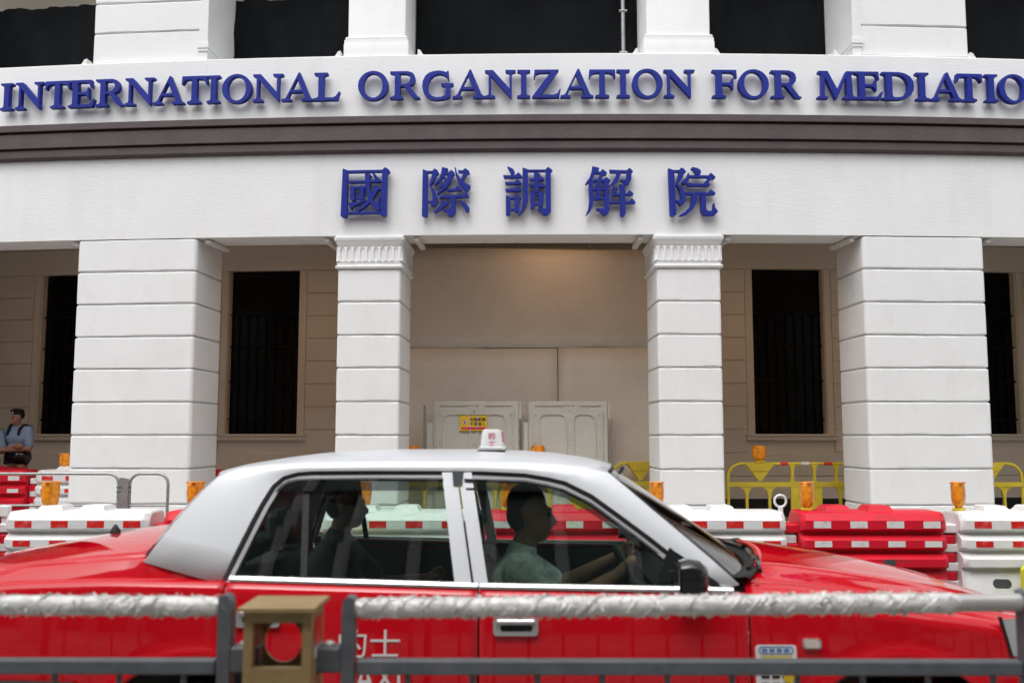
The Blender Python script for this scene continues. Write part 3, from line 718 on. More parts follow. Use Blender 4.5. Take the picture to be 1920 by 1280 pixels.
# warm downlight whose glow shows on the boarding
def downlight(s_, q_, en, label, aim=38):
    c_ = B(s_, q_, 4.87)
    dl = thing('downlight', label, 'ceiling light', tuple(c_), 'warm ceiling lights in the veranda')
    mb = MB(); mb.lathe([(.07, 0), (.07, -.06), (.055, -.07)], c_, 16); mb.build('housing', M['fixture'], dl, 40)
    ld = bpy.data.lights.new('downlight_lamp', 'SPOT'); ld.energy = en; ld.color = (1.0, .60, .34); ld.spot_size = R_(150); ld.spot_blend = 1.0; ld.shadow_soft_size = .15
    lo = bpy.data.objects.new('downlight_lamp', ld); COL.objects.link(lo); lo.parent = dl
    lo.location = (0, 0, -.12); lo.rotation_euler = (R_(aim), 0, 0)
downlight(-.35, .95, 15, 'warm ceiling light glowing on the boarding of the middle bay')
downlight(-8.1, 1.6, 22, 'warm ceiling light in the bay at the far left', 20)
downlight(-4.1, 1.6, 30, 'warm ceiling light in the bay left of the left column', 20)
downlight(2.6, 1.6, 30, 'warm ceiling light in the bay right of the right column', 20)
downlight(6.4, 1.6, 22, 'warm ceiling light in the bay at the far right', 20)

# two moulded plastic panels standing before the boarding
def plastic_panel(px0, px1, label):
    q = 1.62
    s0 = fac_s(px0, 760, q)[0]; s1 = fac_s(px1, 760, q)[0]; z1 = fac_s(.5 * (px0 + px1), 752, q)[1]
    t = thing('site_fence', label, 'fence', tuple(B(.5 * (s0 + s1), q, FLOOR)), 'white plastic fence panels')
    L = s1 - s0
    def P(x, d, z): return B(s0 + x, q - d, z)
    H = z1 - FLOOR
    b = MB(); b.bbox(.10, L - .02, 0.0, .10, FLOOR + .02, z1, .012, fn=lambda x, y, z: P(x, -y, z))
    b.build('body', M['panel'], t, 30); b = MB(); b.bbox(0.0, .098, .02, .09, FLOOR + .02, z1 - .30, .01, fn=lambda x, y, z: P(x, -y, z)); 
    b.build('side_leaf', M['panel'], t, 30); b = MB(); b.bbox(L - .018, L + .02, .012, .08, z1 - .26, z1 - .01, .008, fn=lambda x, y, z: P(x, -y, z))
    b.build('corner_leaf', M['panel'], t, 30)
    rb = MB()
    for x0, x1 in ((.24, .66), (.74, L - .20)):
        pts = [(a, c) for a, c in rrect(x0, x1, FLOOR + .25, z1 - .17, .10, 5)]
        inn = [(a, c) for a, c in rrect(x0 + .022, x1 - .022, FLOOR + .272, z1 - .192, .085, 5)]
        rb.prism([pts, inn], .022, -.004, lambda a, b_, d: P(a, d, b_))
    rb.build('rib', M['panel'], t, 30)
    rb = MB()
    for x0, x1, za, zb in ((.2, .62, z1 - .065, z1 - .04), (.85, L - .12, z1 - .065, z1 - .04), (.14, .165, FLOOR + .1, z1 - .14), (L - .115, L - .09, FLOOR + .1, z1 - .14), (.66, .70, z1 - .06, z1 - .05), (.73, .77, z1 - .06, z1 - .05)):
        rb.bbox(x0, x1, -.022, 0.003, za, zb, .004, fn=lambda x, y, z: P(x, -y, z))
    rb.build('moulding', M['panel'], t, 30)
    bl = MB()
    for x, z in [(.2, z1 - .2), (.2, z1 - .6), (.2, z1 - 1.0), (L - .14, z1 - .2), (L - .14, z1 - .6), (L - .14, z1 - 1.0), (.70, z1 - .14), (.70, z1 - .62)]:
        bl.lathe([(.011, 0), (.011, .006)], (0, 0, 0), 8)
        for i in range(len(bl.v) - 16, len(bl.v)):
            v = bl.v[i]; bl.v[i] = tuple(P(x + v[0], v[2], z + v[1]))
    bl.build('bolt', M['steel'], t)
    ps = MB(); ps.box(-.05, -.02, .02, .06, FLOOR, z1 - .05, fn=lambda x, y, z: P(x, -y, z)); ps.build('post', M['steel'], t); ps = MB(); ps.box(L + .03, L + .055, .02, .06, FLOOR, z1 - .26, fn=lambda x, y, z: P(x, -y, z)); ps.build('post', M['steel'], t)
    return t
plastic_panel(800, 975, 'left white plastic panel with the yellow notice on it')
plastic_panel(978, 1142, 'right white plastic panel, plain, before the beige boarding')
# the yellow notice
q = 1.60
na, nz1 = fac_s(862, 777, q); nb, nz0 = fac_s(913, 809, q)
ns = thing('warning_notice', 'yellow no-entry notice with black Chinese writing on the left white panel', 'notice', tuple(B(.5 * (na + nb), q, nz0)))
W_, H_ = nb - na, nz1 - nz0
def NP(x, z, d): return B(na + x * W_, q - .002 - d, nz0 + z * H_)
mb = MB(); mb.box(0, 1, 0, 1, 0, 1, fn=lambda x, y, z: B(na + x * W_, q + .002 - .004 * (1 - y), nz0 + z * H_)); mb.build('board', M['ysign'], ns)
mb = MB()
for z0, z1 in ((0.0, .075), (.925, 1.0)):
    for k in range(10):
        x = k / 10
        mb.prism([[(x, z0), (x + .05, z0), (x + .085, z1), (x + .035, z1)]], .003, .001, NP)
mb.build('hazard_stripe', M['kblack'], ns)
mb = MB(); ar = H_ / W_; mb.prism([[(.19 + .135 * math.cos(a) * ar * 1.0, .56 + .135 * 1.0 * math.sin(a) * 1.0 * 1.25) for a in [2 * PI * k / 20 for k in range(20)]]], .004, .001, NP); mb.build('ring', M['signred'], ns)
mb = MB(); mb.prism([[(.19 + .11 * math.cos(a) * ar, .56 + .138 * math.sin(a)) for a in [2 * PI * k / 20 for k in range(20)]]], .005, .001, NP); mb.build('disc', M['wtext'], ns)
mb = MB(); mb.prism([[(.165, .47), (.21, .47), (.225, .56), (.215, .62), (.20, .58), (.195, .66), (.185, .66), (.18, .58), (.17, .64), (.16, .63)]], .006, .001, NP); mb.build('hand_symbol', M['kblack'], ns)
mb = MB(); mb.prism([[(.06, .14), (.94, .14), (.94, .27), (.06, .27)]], .004, .001, NP); mb.build('red_strip', M['signred'], ns)
for txt, z0, z1 in (('地盤範圍', .62, .82), ('不准進入', .35, .57)):
    mb = MB(); v, f = fit_text(txt, .37, .95, z0, z1, lambda x, z, d: NP(x, z, .002 + .002 * d)); mb.add(v, f); mb.build('lettering', M['kblack'], ns)

# ------------------------------------------------------------------ water barriers
BL = 1.36
PROF = [(.155, .862), (.20, .845), (.235, .80), (.250, .785), (.250, .705), (.236, .695), (.175, .672), (.175, .655), (.255, .615), (.265, .605), (.265, .535), (.252, .525), (.185, .503), (.185, .487), (.275, .445), (.285, .435),
        (.285, .365), (.272, .352), (.215, .335), (.225, .31), (.290, .06), (.290, .0)]
def barrier_mesh(body, tape, parts_only=False):
    mb = MB(); loops = []
    full = [(-y, z) for y, z in PROF[::-1]] + PROF
    for x, k, dz in ((0.0, .80, -.02), (.012, .86, -.006), (.05, .98, 0), (.09, 1, 0), (BL - .09, 1, 0), (BL - .05, .98, 0), (BL - .012, .86, -.006), (BL, .80, -.02)):
        loops.append([(x, y * k, max(0, z + (dz if z > .7 else 0))) for y, z in full])
    mb.loft(loops, True, True, True)
    return mb
def lamp_make(loc, ang, label, base=True):
    t = thing('warning_lamp', label, 'lamp', loc, 'amber warning lamps on the barriers')
    mb = MB(); prof = [(.046, .02), (.050, .030), (.070, .038), (.084, .052), (.094, .078), (.100, .12), (.101, .155), (.099, .19), (.096, .218), (.092, .226)]
    loops = [[(r * math.cos(2 * PI * k / 20), r * .66 * math.sin(2 * PI * k / 20), z) for k in range(20)] for r, z in prof]
    mb.loft(loops, True, True, True)
    o = link('lens', mb.mesh('lens', M['amber'], 50), t, loc)
    mb = MB(); mb.sphere((0, 0, .14), (.05, .03, .05)); o = link('reflector', mb.mesh('reflector', M['amber_rib'], 60), t, loc)
    mb = MB(); mb.bbox(-.090, .090, -.060, .060, .222, .234, .005); mb.tube([(-.06, 0, .215), (.075, -.01, .20)], .003, 5); link('cap', mb.mesh('cap', M['amber'], 30), t, loc)
    mb = MB(); mb.bbox(-.062, .062, -.05, .05, 0.0, .022, .005); mb.tube([(-.07, .0, .01), (-.08, -.03, .045), (-.065, -.05, .075)], .003, 5); link('base', mb.mesh('base', M['ybase'], 30), t, loc)
    t.rotation_euler = (0, 0, ang)
    return t
def make_barrier(kind):
    body, tape = (M['bwhite'], M['rred']) if kind == 'white' else (M['bred'], M['rwhite'])
    t = thing('water_barrier', '', 'barrier', (0, 0, 0))
    barrier_mesh(body, tape).build('body', body, t, 28)
    tp = None
    for z0, z1, y in ((.715, .778, .250), (.543, .598, .265)):
        for k in range(4):
            x = .11 + .34 * k
            for sg in (-1, 1):
                mb = MB(); mb.bbox(x, x + .16, sg * (y + .0015) - .002, sg * (y + .0015) + .002, z0, z1, .0008)
                mb.build('reflector_strip', tape, t)
    for x in (.36, .76):
        mb = MB(); mb.loft([[(x + a, b, z) for a, b in ((-w_, -v_), (w_ + .04, -v_), (w_ + .04, v_), (-w_, v_))] for z, w_, v_ in ((.855, .11, .15), (.905, .08, .11), (.912, .065, .095))], True, True, True)
        mb.build('stacking_lug', body, t, 30)
    for z in (.60, .43, .26, .10) :
        mb = MB(); mb.bbox(BL - .05, BL + .125, -.12, .12, z - .045, z + .04, .012); mb.build('coupling', body, t, 30)
    for z in (.70, .52, .345, .18):
        mb = MB(); mb.bbox(-.125, .05, -.12, .12, z - .045, z + .04, .012); mb.build('coupling', body, t, 30)
    for sg in (-1, 1):
        for x, z, a, h in ((BL - .34, .21, .085, .042), (.34, .21, .085, .042), (BL * .58, .40, .06, .032)):
            mb = MB(); yb = .252 if z < .3 else .285
            mb.prism([[(x + (a - h) * (1 if math.cos(u) > 0 else -1) + h * math.cos(u), z + h * math.sin(u)) for u in [2 * PI * k / 20 + .01 for k in range(20)]]], sg * (yb + .004), sg * (yb - .03), lambda p, r, d: (p, d + sg * (-.18 * (r - z)) * (z < .3), r))
            mb.build('hand_hole_shade', M['cabin'], t)  # solid dark ovals, the shade inside the holes given as colour
    return t
proto = {'white': make_barrier('white'), 'red': make_barrier('red')}
used = {}
def put_barrier(kind, x, y, z, label, rot=0.0):
    o = proto[kind] if kind not in used else copy_tree(proto[kind])
    used[kind] = 1
    o.location = (x, y, z); o.rotation_euler = (0, 0, rot)
    tag(o, label, 'barrier', kind + ' water-filled barriers')
    return o
NY = 9.25
PITCHB = 1.497
row = [('white', -4.84, 'white water barrier at the left, its top seen over the taxi boot'), ('red', -3.34, 'red water barrier behind the sloping silver rear pillar of the taxi'), ('white', -1.845, 'white water barrier seen through the rear side window of the taxi'),
       ('red', -.345, 'red water barrier seen through the front side window of the taxi'), ('white', 1.15, 'white water barrier behind the windscreen of the taxi'), ('red', 2.645, 'red water barrier behind the taxi bonnet, between two white ones'),
       ('white', 4.14, 'white water barrier at the right edge, next to the red one'), ('red', -6.335, 'red water barrier cut by the left edge, front row')]
for k, x, lab in row: put_barrier(k, x, NY, 0, lab, random.uniform(-.012, .012))
for x, ang, lab in ((-4.51, 1.0, 'amber lamp on the white barrier left of the taxi boot'), (-3.11, 1.0, 'amber lamp on the red barrier beside the silver rear pillar'), (-1.5, .3, 'amber lamp on the white barrier behind the taxi rear seat'),
                    (-.10, 1.1, 'amber lamp seen through the driver window of the taxi'), (1.33, 1.2, 'amber lamp at the foot of the right column, behind the windscreen'), (2.765, 1.0, 'amber lamp on the red barrier behind the bonnet'),
                    (4.21, .9, 'amber lamp on the white barrier in front of the right pier')):
    lamp_make((x, NY - .03, .862), ang, lab).scale = (.88, .95, 1.16)
# back row on the veranda floor
for k, x, lab in (('red', -8.40, 'red water barrier in front of the two officers'), ('white', -6.90, 'white water barrier tucked behind the left pier'), ('red', -5.40, 'red water barrier in the bay between left pier and left column')):
    put_barrier(k, x, 13.85, FLOOR, lab)
put_barrier('red', -8.9, 14.55, FLOOR, 'red water barrier in the second line, right at the officers')
lamp_make((-6.54, 13.8, FLOOR + .862), .1, 'amber lamp on the white barrier left of the left pier')
# ring-headed coupling pin
mb = MB(); c_ = Vector((2.49, 9.15, .955))
t = thing('coupling_pin', 'white ring-headed pin standing between the white and red barriers', 'pin', (2.49, 9.15, 0))
MB().tube([c_ + Vector((.055 * math.cos(a), 0, .055 * math.sin(a))) for a in [2 * PI * k / 24 for k in range(25)]], .012, 8).build('ring', M['bwhite'], t, 50)
MB().bbox(2.468, 2.512, 9.135, 9.165, .0, .905, .006).build('shaft', M['bwhite'], t, 30)
t = thing('coupling_pin', 'white square-headed pin between the left red and white barriers', 'pin', (-4.93, 9.2, 0))
MB().bbox(-4.985, -4.885, 9.16, 9.24, .80, .905, .008).build('head', M['bwhite'], t, 30)
MB().bbox(-4.955, -4.915, 9.18, 9.22, .0, .80, .006).build('shaft', M['bwhite'], t, 30)
# bright yellow barrier feet
for x, w_, lab in ((-1.48, .42, 'bright yellow arched foot seen through the taxi rear window'), (.42, .30, 'bright yellow arched foot seen past the driver'), (4.84, .5, 'bright yellow foot against the white barrier at the right edge')):
    h = .60 if x < 4 else .42
    pts = [(-w_ / 2, 0), (-w_ / 2, h - .06), (-w_ / 2 + .05, h), (w_ / 2 - .05, h), (w_ / 2, h - .06), (w_ / 2, 0), (w_ / 2 - .08, 0)] + [((w_ / 2 - .08) * math.cos(a), (h - .22) * math.sin(a)) for a in [PI * k / 10 for k in range(1, 10)]] + [(-w_ / 2 + .08, 0)]
    mb = MB(); mb.prism([pts], 0, .16, lambda a, b, d: (x + a, 8.72 + d, b))
    tag(mb.build('plastic_block', M['foot'], None, 30, origin=(x, 8.72, 0)), lab, 'barrier foot', 'yellow plastic feet')

# grey tubular crowd barriers in front of the left pier
def crowd_barrier(x0, x1, y, label):
    t = thing('crowd_barrier', label, 'barrier', (x0, y, .13), 'grey tubular barriers')
    def hoop(a, b, zt=1.135, r=.12):
        pts = [(a, y, .15), (a, y, zt - r)] + [(a + r - r * math.cos(u), y, zt - r + r * math.sin(u)) for u in [PI / 2 * k / 6 for k in range(1, 7)]]
        pts += [(b - r + r * math.sin(u), y, zt - r + r * math.cos(u)) for u in [PI / 2 * k / 6 for k in range(7)]] + [(b, y, .15)]
        return pts
    MB().tube(hoop(x0, x1), .017, 10).build('frame', M['steel'], t, 50)
    MB().tube([(x0, y, .775), (x1, y, .775)], .013, 8).build('rail', M['steel'], t, 50)
    MB().tube([(x0, y, .36), (x1, y, .36)], .013, 8).build('rail', M['steel'], t, 50)
    for x in (x0 + .1, x1 - .1):
        MB().box(x - .03, x + .03, y - .28, y + .28, .13, .15).build('foot', M['steel'], t)
    return t
crowd_barrier(-6.75, -4.60, 11.0, 'grey tubular barrier running off the left edge before the pier')
crowd_barrier(-4.47, -4.03, 11.0, 'short grey tubular hoop before the right half of the left pier')
t = thing('barrier_post', 'flat grey steel post joining the two tubular barriers', 'post', (-4.54, 11, .13))
mb = MB(); mb.box(-4.588, -4.53, 10.985, 11.005, .13, 1.09); mb.box(-4.545, -4.475, 10.97, 10.984, .13, 1.08); mb.build('plate', M['steel'], t)
for z in (.93, .98):
    MB().tube([(-4.62, 10.99, z), (-4.45, 10.99, z)], .008, 6).build('bolt', M['cabin'], t)

# yellow plastic pedestrian barriers at the veranda edge
def yellow_barrier(x0, y, label, rot=0.0, L=2.0, flip=False):
    t = thing('pedestrian_barrier', label, 'barrier', (x0, y, FLOOR), 'yellow plastic pedestrian barriers')
    o_ = (x0, y, FLOOR)
    def P(x, z, d=0.0): return (x0 + (L - x if flip else x), y + d, FLOOR + z)
    zt, zm, zb = .955, .665, .12
    r = .20
    path = [P(.02, .02), P(.02, zm), P(.02, zt - r)] + [P(.02 + r - r * math.cos(u), zt - r + r * math.sin(u)) for u in [PI / 2 * k / 6 for k in range(1, 7)]] + [P(L - .02 - r + r * math.sin(u), zt - r + r * math.cos(u)) for u in [PI / 2 * k / 6 for k in range(7)]] + [P(L - .02, .02)]
    MB().tube(path, .022, 10).build('frame', M['yellow'], t, 50)
    for z in (zm, zb):
        mb = MB(); mb.prism([[(.02, z - .032), (L - .02, z - .032), (L - .02, z + .032), (.02, z + .032)]], -.028, .028, lambda a, b, d: P(a, b, d)); mb.build('rail', M['yellow'], t)
    tri = MB(); tri.prism([[(.25, zt + .02), (.69, zt + .02), (.495, .715), (.445, .715)]], -.03, .03, lambda a, b, d: P(a, b, d)); tri.build('triangle_plate', M['yellow'], t)
    MB().prism([[(.34, zt + .005), (.60, zt + .005), (.60, zt - .10), (.34, zt - .10)]], -.042, -.028, lambda a, b, d: P(a, b, d)).build('plaque', M['yellow'], t)
    bx = [x for x in (.93, 1.24, 1.55, 1.85) if x < L - .05]
    for x in bx:
        mb = MB(); mb.loft([[P(x - w_, z, -.018), P(x + w_, z, -.018), P(x + w_, z, .018), P(x - w_, z, .018)] for z, w_ in ((zm + .02, .06), (zm + .06, .028), (zm + .10, .019), (zt - .10, .019), (zt - .05, .03), (zt - .01, .055))], True, True, True)
        mb.build('bar', M['yellow'], t, 30)
    for x in [x for x in (.28, .60, 1.60, 1.9) if x < L - .05]:
        mb = MB(); mb.loft([[P(x - w_, z, -.018), P(x + w_, z, -.018), P(x + w_, z, .018), P(x - w_, z, .018)] for z, w_ in ((zb, .04), (zb + .06, .02), (zm - .16, .019), (zm - .08, .04), (zm - .025, .12))], True, True, True)
        mb.build('bar', M['yellow'], t, 30)
    MB().prism([[(.90, zb), (1.34, zb), (1.34, zm), (.90, zm)]], -.02, .02, lambda a, b, d: P(a, b, d)).build('centre_panel', M['yellow'], t)
    for x, m_ in ((.76, 'rred'), (1.06, 'rwhite'), (1.38, 'rred'), (1.66, 'rwhite')):
        if x + .12 < L - .2:
            MB().tube([P(x, zt), P(x + .11, zt)], .0245, 10).build('tape_band', M[m_], t, 50)
    for x in (.3, L - .3):
        MB().prism([[(-.25, 0), (.25, 0), (.18, .05), (-.18, .05)]], x - .05, x + .05, lambda a, b, d: P(d, b, a)).build('foot', M['yellow'], t)
    t.rotation_euler = (0, 0, rot)
    return t
YB = 13.6
yellow_barrier(2.95, YB, 'yellow plastic barrier with amber lamp between right column and right pier')
yellow_barrier(5.14, YB, 'yellow plastic barrier at the far right edge beyond the right pier', flip=True)
yellow_barrier(1.31, YB + .08, 'yellow plastic barrier just left of the right column', rot=.36, L=1.9)
yellow_barrier(-.16, YB, 'yellow plastic barrier hidden behind the taxi roof, right of the roof sign', L=1.42)
yellow_barrier(-1.93, YB, 'yellow plastic barrier hidden behind the taxi roof, beside the left column', L=1.7)
for x, lab in ((3.42, 'amber lamp on the yellow barrier right of the right column'), (.275, 'amber lamp peeping over the taxi roof right of the roof sign'), (-1.51, 'amber lamp peeping over the taxi roof by the left column')):
    lamp_make((x, YB, FLOOR + .975), .05, lab)

# ------------------------------------------------------------------ people
def blob(name, items, m, parent, voxel, origin, smooth_it=3):
    """one continuous surface from overlapping limbs: items = ('c', p0, r0, p1, r1) or ('e', centre, radii)"""
    mb = MB()
    for it in items:
        if it[0] == 'c':
            _, p0, r0, p1, r1 = it
            p0, p1 = Vector(p0), Vector(p1)
            mb.tube([p0, p1], [r0, r1], 14); mb.sphere(p0, r0, 14, 10); mb.sphere(p1, r1, 14, 10)
        else:
            mb.sphere(it[1], it[2], 18, 14)
    me0 = mb.mesh('tmp', m, None, origin)
    o = bpy.data.objects.new('tmp', me0); COL.objects.link(o)
    rm = o.modifiers.new('r', 'REMESH'); rm.mode = 'VOXEL'; rm.voxel_size = voxel
    sm = o.modifiers.new('s', 'SMOOTH'); sm.iterations = smooth_it; sm.factor = .5
    bpy.context.view_layer.update()
    me = bpy.data.meshes.new_from_object(o.evaluated_get(bpy.context.evaluated_depsgraph_get()))
    bpy.data.objects.remove(o); bpy.data.meshes.remove(me0)
    me.name = name
    me.materials.clear(); me.materials.append(m)
    me.polygons.foreach_set('use_smooth', [True] * len(me.polygons))
    return link(name, me, parent, origin)

def head_items(c, fwd, side, up=Vector((0, 0, 1)), s=1.0):
    c = Vector(c); f = Vector(fwd).normalized(); sd = Vector(side).normalized()
    it = [('e', c + up * .035 * s - f * .01 * s, (.078 * s, .09 * s, .095 * s)), ('e', c + f * .018 * s - up * .04 * s, (.062 * s, .066 * s, .075 * s)), ('e', c + f * .045 * s - up * .085 * s, (.035 * s, .035 * s, .03 * s))]
    it += [('c', c + f * .088 * s + up * .005 * s, .010 * s, c + f * .104 * s - up * .028 * s, .015 * s)]          # nose
    it += [('c', c + f * .083 * s + sd * .03 * s + up * .022 * s, .012 * s, c + f * .083 * s - sd * .03 * s + up * .022 * s, .012 * s)]   # brow
    it += [('c', c + f * .083 * s + sd * .02 * s - up * .055 * s, .010 * s, c + f * .083 * s - sd * .02 * s - up * .055 * s, .010 * s)]   # lips
    for e in (-1, 1): it += [('e', c + sd * e * .083 * s - f * .005 * s - up * .01 * s, (.014 * s, .018 * s, .030 * s))]
    return it
def hand_items(wr, d, palm_n, spread, s=1.0, curl=.5):
    wr, d, n = Vector(wr), Vector(d).normalized(), Vector(palm_n).normalized()
    sp = Vector(spread).normalized()
    it = [('c', wr, .026 * s, wr + d * .05 * s, .030 * s), ('c', wr + d * .04 * s + sp * .022 * s, .019 * s, wr + d * .085 * s + sp * .026 * s, .015 * s), ('c', wr + d * .04 * s - sp * .022 * s, .019 * s, wr + d * .085 * s - sp * .026 * s, .015 * s)]
    for k, ln in ((-1.5, .055), (-.5, .072), (.5, .076), (1.5, .066)):
        b = wr + d * .088 * s + sp * k * .019 * s
        m_ = b + (d * (1 - curl * .6) + n * curl).normalized() * ln * .5 * s
        e = m_ + (d * (.5 - curl) + n * (curl + .5)).normalized() * ln * .5 * s
        it += [('c', b, .0095 * s, m_, .0088 * s), ('c', m_, .0088 * s, e, .0075 * s)]
    tb = wr + d * .03 * s + sp * .03 * s
    it += [('c', tb, .014 * s, tb + (d * .6 + sp * .6 + n * .4) * .045 * s, .0105 * s), ('c', tb + (d * .6 + sp * .6 + n * .4) * .045 * s, .0105 * s, tb + (d * .95 + sp * .45 + n * .75) * .065 * s, .009 * s)]
    return it

def officer(base, yaw, label, gaze, H=1.74):
    t = thing('person', label, 'person', base, 'uniformed officers')
    b = Vector(base); k = H / 1.75
    f = Vector((math.sin(yaw), -math.cos(yaw), 0)); sd = Vector((math.cos(yaw), math.sin(yaw), 0))
    g = Vector((math.sin(gaze), -math.cos(gaze), -.22)).normalized(); gs = Vector((math.cos(gaze), math.sin(gaze), 0))
    def P(a, fr, z): return b + sd * a * k + f * fr * k + Vector((0, 0, z * k))
    hc = P(0, .03, 1.60) + g * .015
    legs = []
    for e in (-1, 1):
        legs += [('c', P(.09 * e, 0, .90), .085, P(.11 * e, .01, .50), .062), ('c', P(.11 * e, .01, .50), .060, P(.12 * e, -.01, .10), .042), ('c', P(.12 * e, -.02, .05), .045, P(.13 * e, .15, .035), .035)]
    torso = [('c', P(-.07, 0, .93), .115, P(.07, 0, .93), .115), ('c', P(-.06, 0, 1.10), .115, P(.06, 0, 1.10), .115), ('c', P(-.09, 0, 1.28), .115, P(.09, 0, 1.28), .115), ('c', P(-.13, -.01, 1.40), .07, P(.13, -.01, 1.40), .07)]
    up_ = []; low = []
    for e in (-1, 1):
        sh, el, wr = P(.195 * e, 0, 1.39), P(.27 * e, .06, 1.11), P(-.10 * e, .20 + .03 * e, 1.12 - .03 * e)
        up_ += [('c', sh, .062, el, .048)]
        low += [('c', el, .043, wr, .030)]
        low += hand_items(wr, sd * -e, -f if e < 0 else f * .6, Vector((0, 0, 1)), .95, .35)
    neck = [('c', P(0, 0, 1.42), .055, hc - Vector((0, 0, .05)), .052)]
    blob('body', head_items(hc, g, gs) + neck + torso + up_ + low + legs, M['skin'], t, .011, base)
    fat = lambda its, d: [(i[0], i[1], i[2] + d, i[3], i[4] + d) if i[0] == 'c' else (i[0], i[1], tuple(x + d for x in i[2])) for i in its]
    sl = []
    for e in (-1, 1): sl += [('c', P(.195 * e, 0, 1.39), .074, P(.255 * e, .045, 1.17), .066)]
    blob('shirt', fat(torso[1:] + [('c', P(-.07, 0, 1.06), .115, P(.07, 0, 1.06), .115)], .014) + sl + [('c', P(0, .0, 1.42), .068, P(0, .0, 1.455), .062)], M['shirtb'], t, .012, base)
    tr = [('c', P(-.085, 0, .85), .150, P(.085, 0, .85), .150)] + fat([l for l in legs if l[2] > .05], .018)
    blob('trousers', tr, M['navy'], t, .014, base)
    blob('boots', fat([l for l in legs if l[2] <= .046 and l[4] < .04], .012), M['gblack'], t, .012, base)
    vest = []
    for e in (-1, 1):
        vest = [('c', P(.105 * e, .10, 1.41), .022, P(.11 * e, .118, 1.33), .024), ('c', P(.105 * e, .10, 1.41), .022, P(.12 * e, .03, 1.47), .028), ('c', P(.12 * e, .03, 1.47), .03, P(.21 * e, -.02, 1.44), .032)]
        blob('shoulder_strap', vest, M['navy'], t, .012, base, 1)
    blob('belt', [('c', P(-.075, 0, .985), .150, P(.075, 0, .985), .150)], M['gblack'], t, .014, base, 1).scale = (1, 1, 1)
    bl = t.children[-1]
    for v in bl.data.vertices:
        zc = (.985 * k)
        v.co.z = zc + max(-.025, min(.025, v.co.z - zc))
    for sx, dz, ln in ((.20, .90, .09), (-.20, .90, .10)):
        blob('pouch', [('c', P(sx, .03, dz), .04, P(sx, .03, dz + ln), .042)], M['gblack'], t, .014, base, 1)
    top = hc + Vector((0, 0, .085))
    blob('beret', [('e', top + Vector((0, 0, .012)), (.103, .108, .042)), ('e', top - gs * .045 + Vector((0, 0, -.005)) - g * .01, (.075, .08, .035)), ('e', hc + Vector((0, 0, .055)) - g * .006, (.093, .102, .030))], M['beret'], t, .009, base, 2)
    blob('badge', [('e', hc + g * .088 + Vector((0, 0, .088)) + gs * .03, (.016, .010, .018))], M['trim'], t, .005, base, 1)
    blob('hair', [('e', hc + Vector((0, 0, .03)) - g * .028, (.084, .084, .082))], M['hair'], t, .009, base, 2)
    eye = MB()
    for e in (-1, 1): eye.sphere(hc + g * .080 + gs * e * .031 + Vector((0, 0, .006)), .011, 8, 6)
    eye.build('eyes', M['hair'], t, 60)
    return t
officer((-7.96, 15.15, FLOOR), R_(-18), 'officer in light blue shirt and black beret with folded arms, looking down', R_(-40), 1.80)
officer((-8.42, 15.0, FLOOR), R_(20), 'second officer in light blue shirt, mostly cut off by the left edge', R_(30), 1.74)

# ------------------------------------------------------------------ taxi
CY, W = 4.5775, .8475
taxi = thing('taxi', 'red taxi with silver roof and white roof sign passing in front of the building', 'car', (0, CY, 0))
WF, WR, WZ = 1.46, -1.24, .31
def half_w(x):
    w = W
    if x > 1.35: w -= .11 * ((x - 1.35) / .87) ** 2.6
    if x < -1.35: w -= .085 * ((-1.35 - x) / 1.0) ** 2.4
    return w
ZS = [(-2.38, .955), (-2.0, 1.005), (-1.6, 1.02), (-1.14, 1.012), (-.15, .986), (.85, .972), (1.1, .955), (1.37, .925), (1.8, .870), (2.1, .815), (2.25, .77)]
ZE = [(-2.38, 1.00), (-2.0, 1.056), (-1.6, 1.092), (-1.49, 1.097), (-1.33, 1.063), (-1.14, 1.022)]
def z_s(x): return smooth_tab(ZS, x)
def z_bot(x):
    z = .24
    for xc, rr in ((WF, .418), (WR, .418)):
        d = abs(x - xc)
        if d < rr: z = max(z, WZ + math.sqrt(rr * rr - d * d))
    return z
def side_y(x, z):
    w = half_w(x)
    ins = .05 * ((.60 - z) / .36) ** 2 if z < .60 else .026 * ((z - .60) / .38) ** 2
    # crisp character line low on the door and a soft one under the belt
    ins += .010 * math.exp(-((z - .70) / .02) ** 2) * 0
    # flared arch lips
    for xc in (WF, WR):
        d = math.hypot(x - xc, z - WZ)
        ins -= .012 * math.exp(-((d - .43) / .030) ** 2)
    return w - ins
RB = .05
def section(x, upto='belt'):
    zs, zb = z_s(x), z_bot(x)
    pts = [(side_y(x, zb + (zs - RB - zb) * t), zb + (zs - RB - zb) * t) for t in (0, .06, .14, .24, .36, .48, .60, .70, .80, .88, .94, 1.0)]
    y0 = pts[-1][0]
    for a in (18, 36, 54, 72, 90):
        pts.append((y0 - .052 * (1 - math.cos(R_(a))), zs - RB + RB * math.sin(R_(a))))
    return pts
def xs_range(a, b, step=.035):
    n = max(2, int(round((b - a) / step)))
    base = [a + (b - a) * i / n for i in range(n + 1)]
    ex = []
    for xc in (WF, WR):
        for e in (-1, 1):
            for d in (.418, .4175, .412, .40, .385): ex.append(xc + e * d)
    return sorted(set(base + [x for x in ex if a < x < b]))
def skin(mb, rows, flip=False, mi=0):
    n = len(rows[0]); f = []
    for i in range(len(rows) - 1):
        for j in range(n - 1):
            a = i * n + j; q_ = (a, a + 1, a + 1 + n, a + n)
            f.append(q_[::-1] if flip else q_)
    mb.add([p for r in rows for p in r], f, mi); return mb
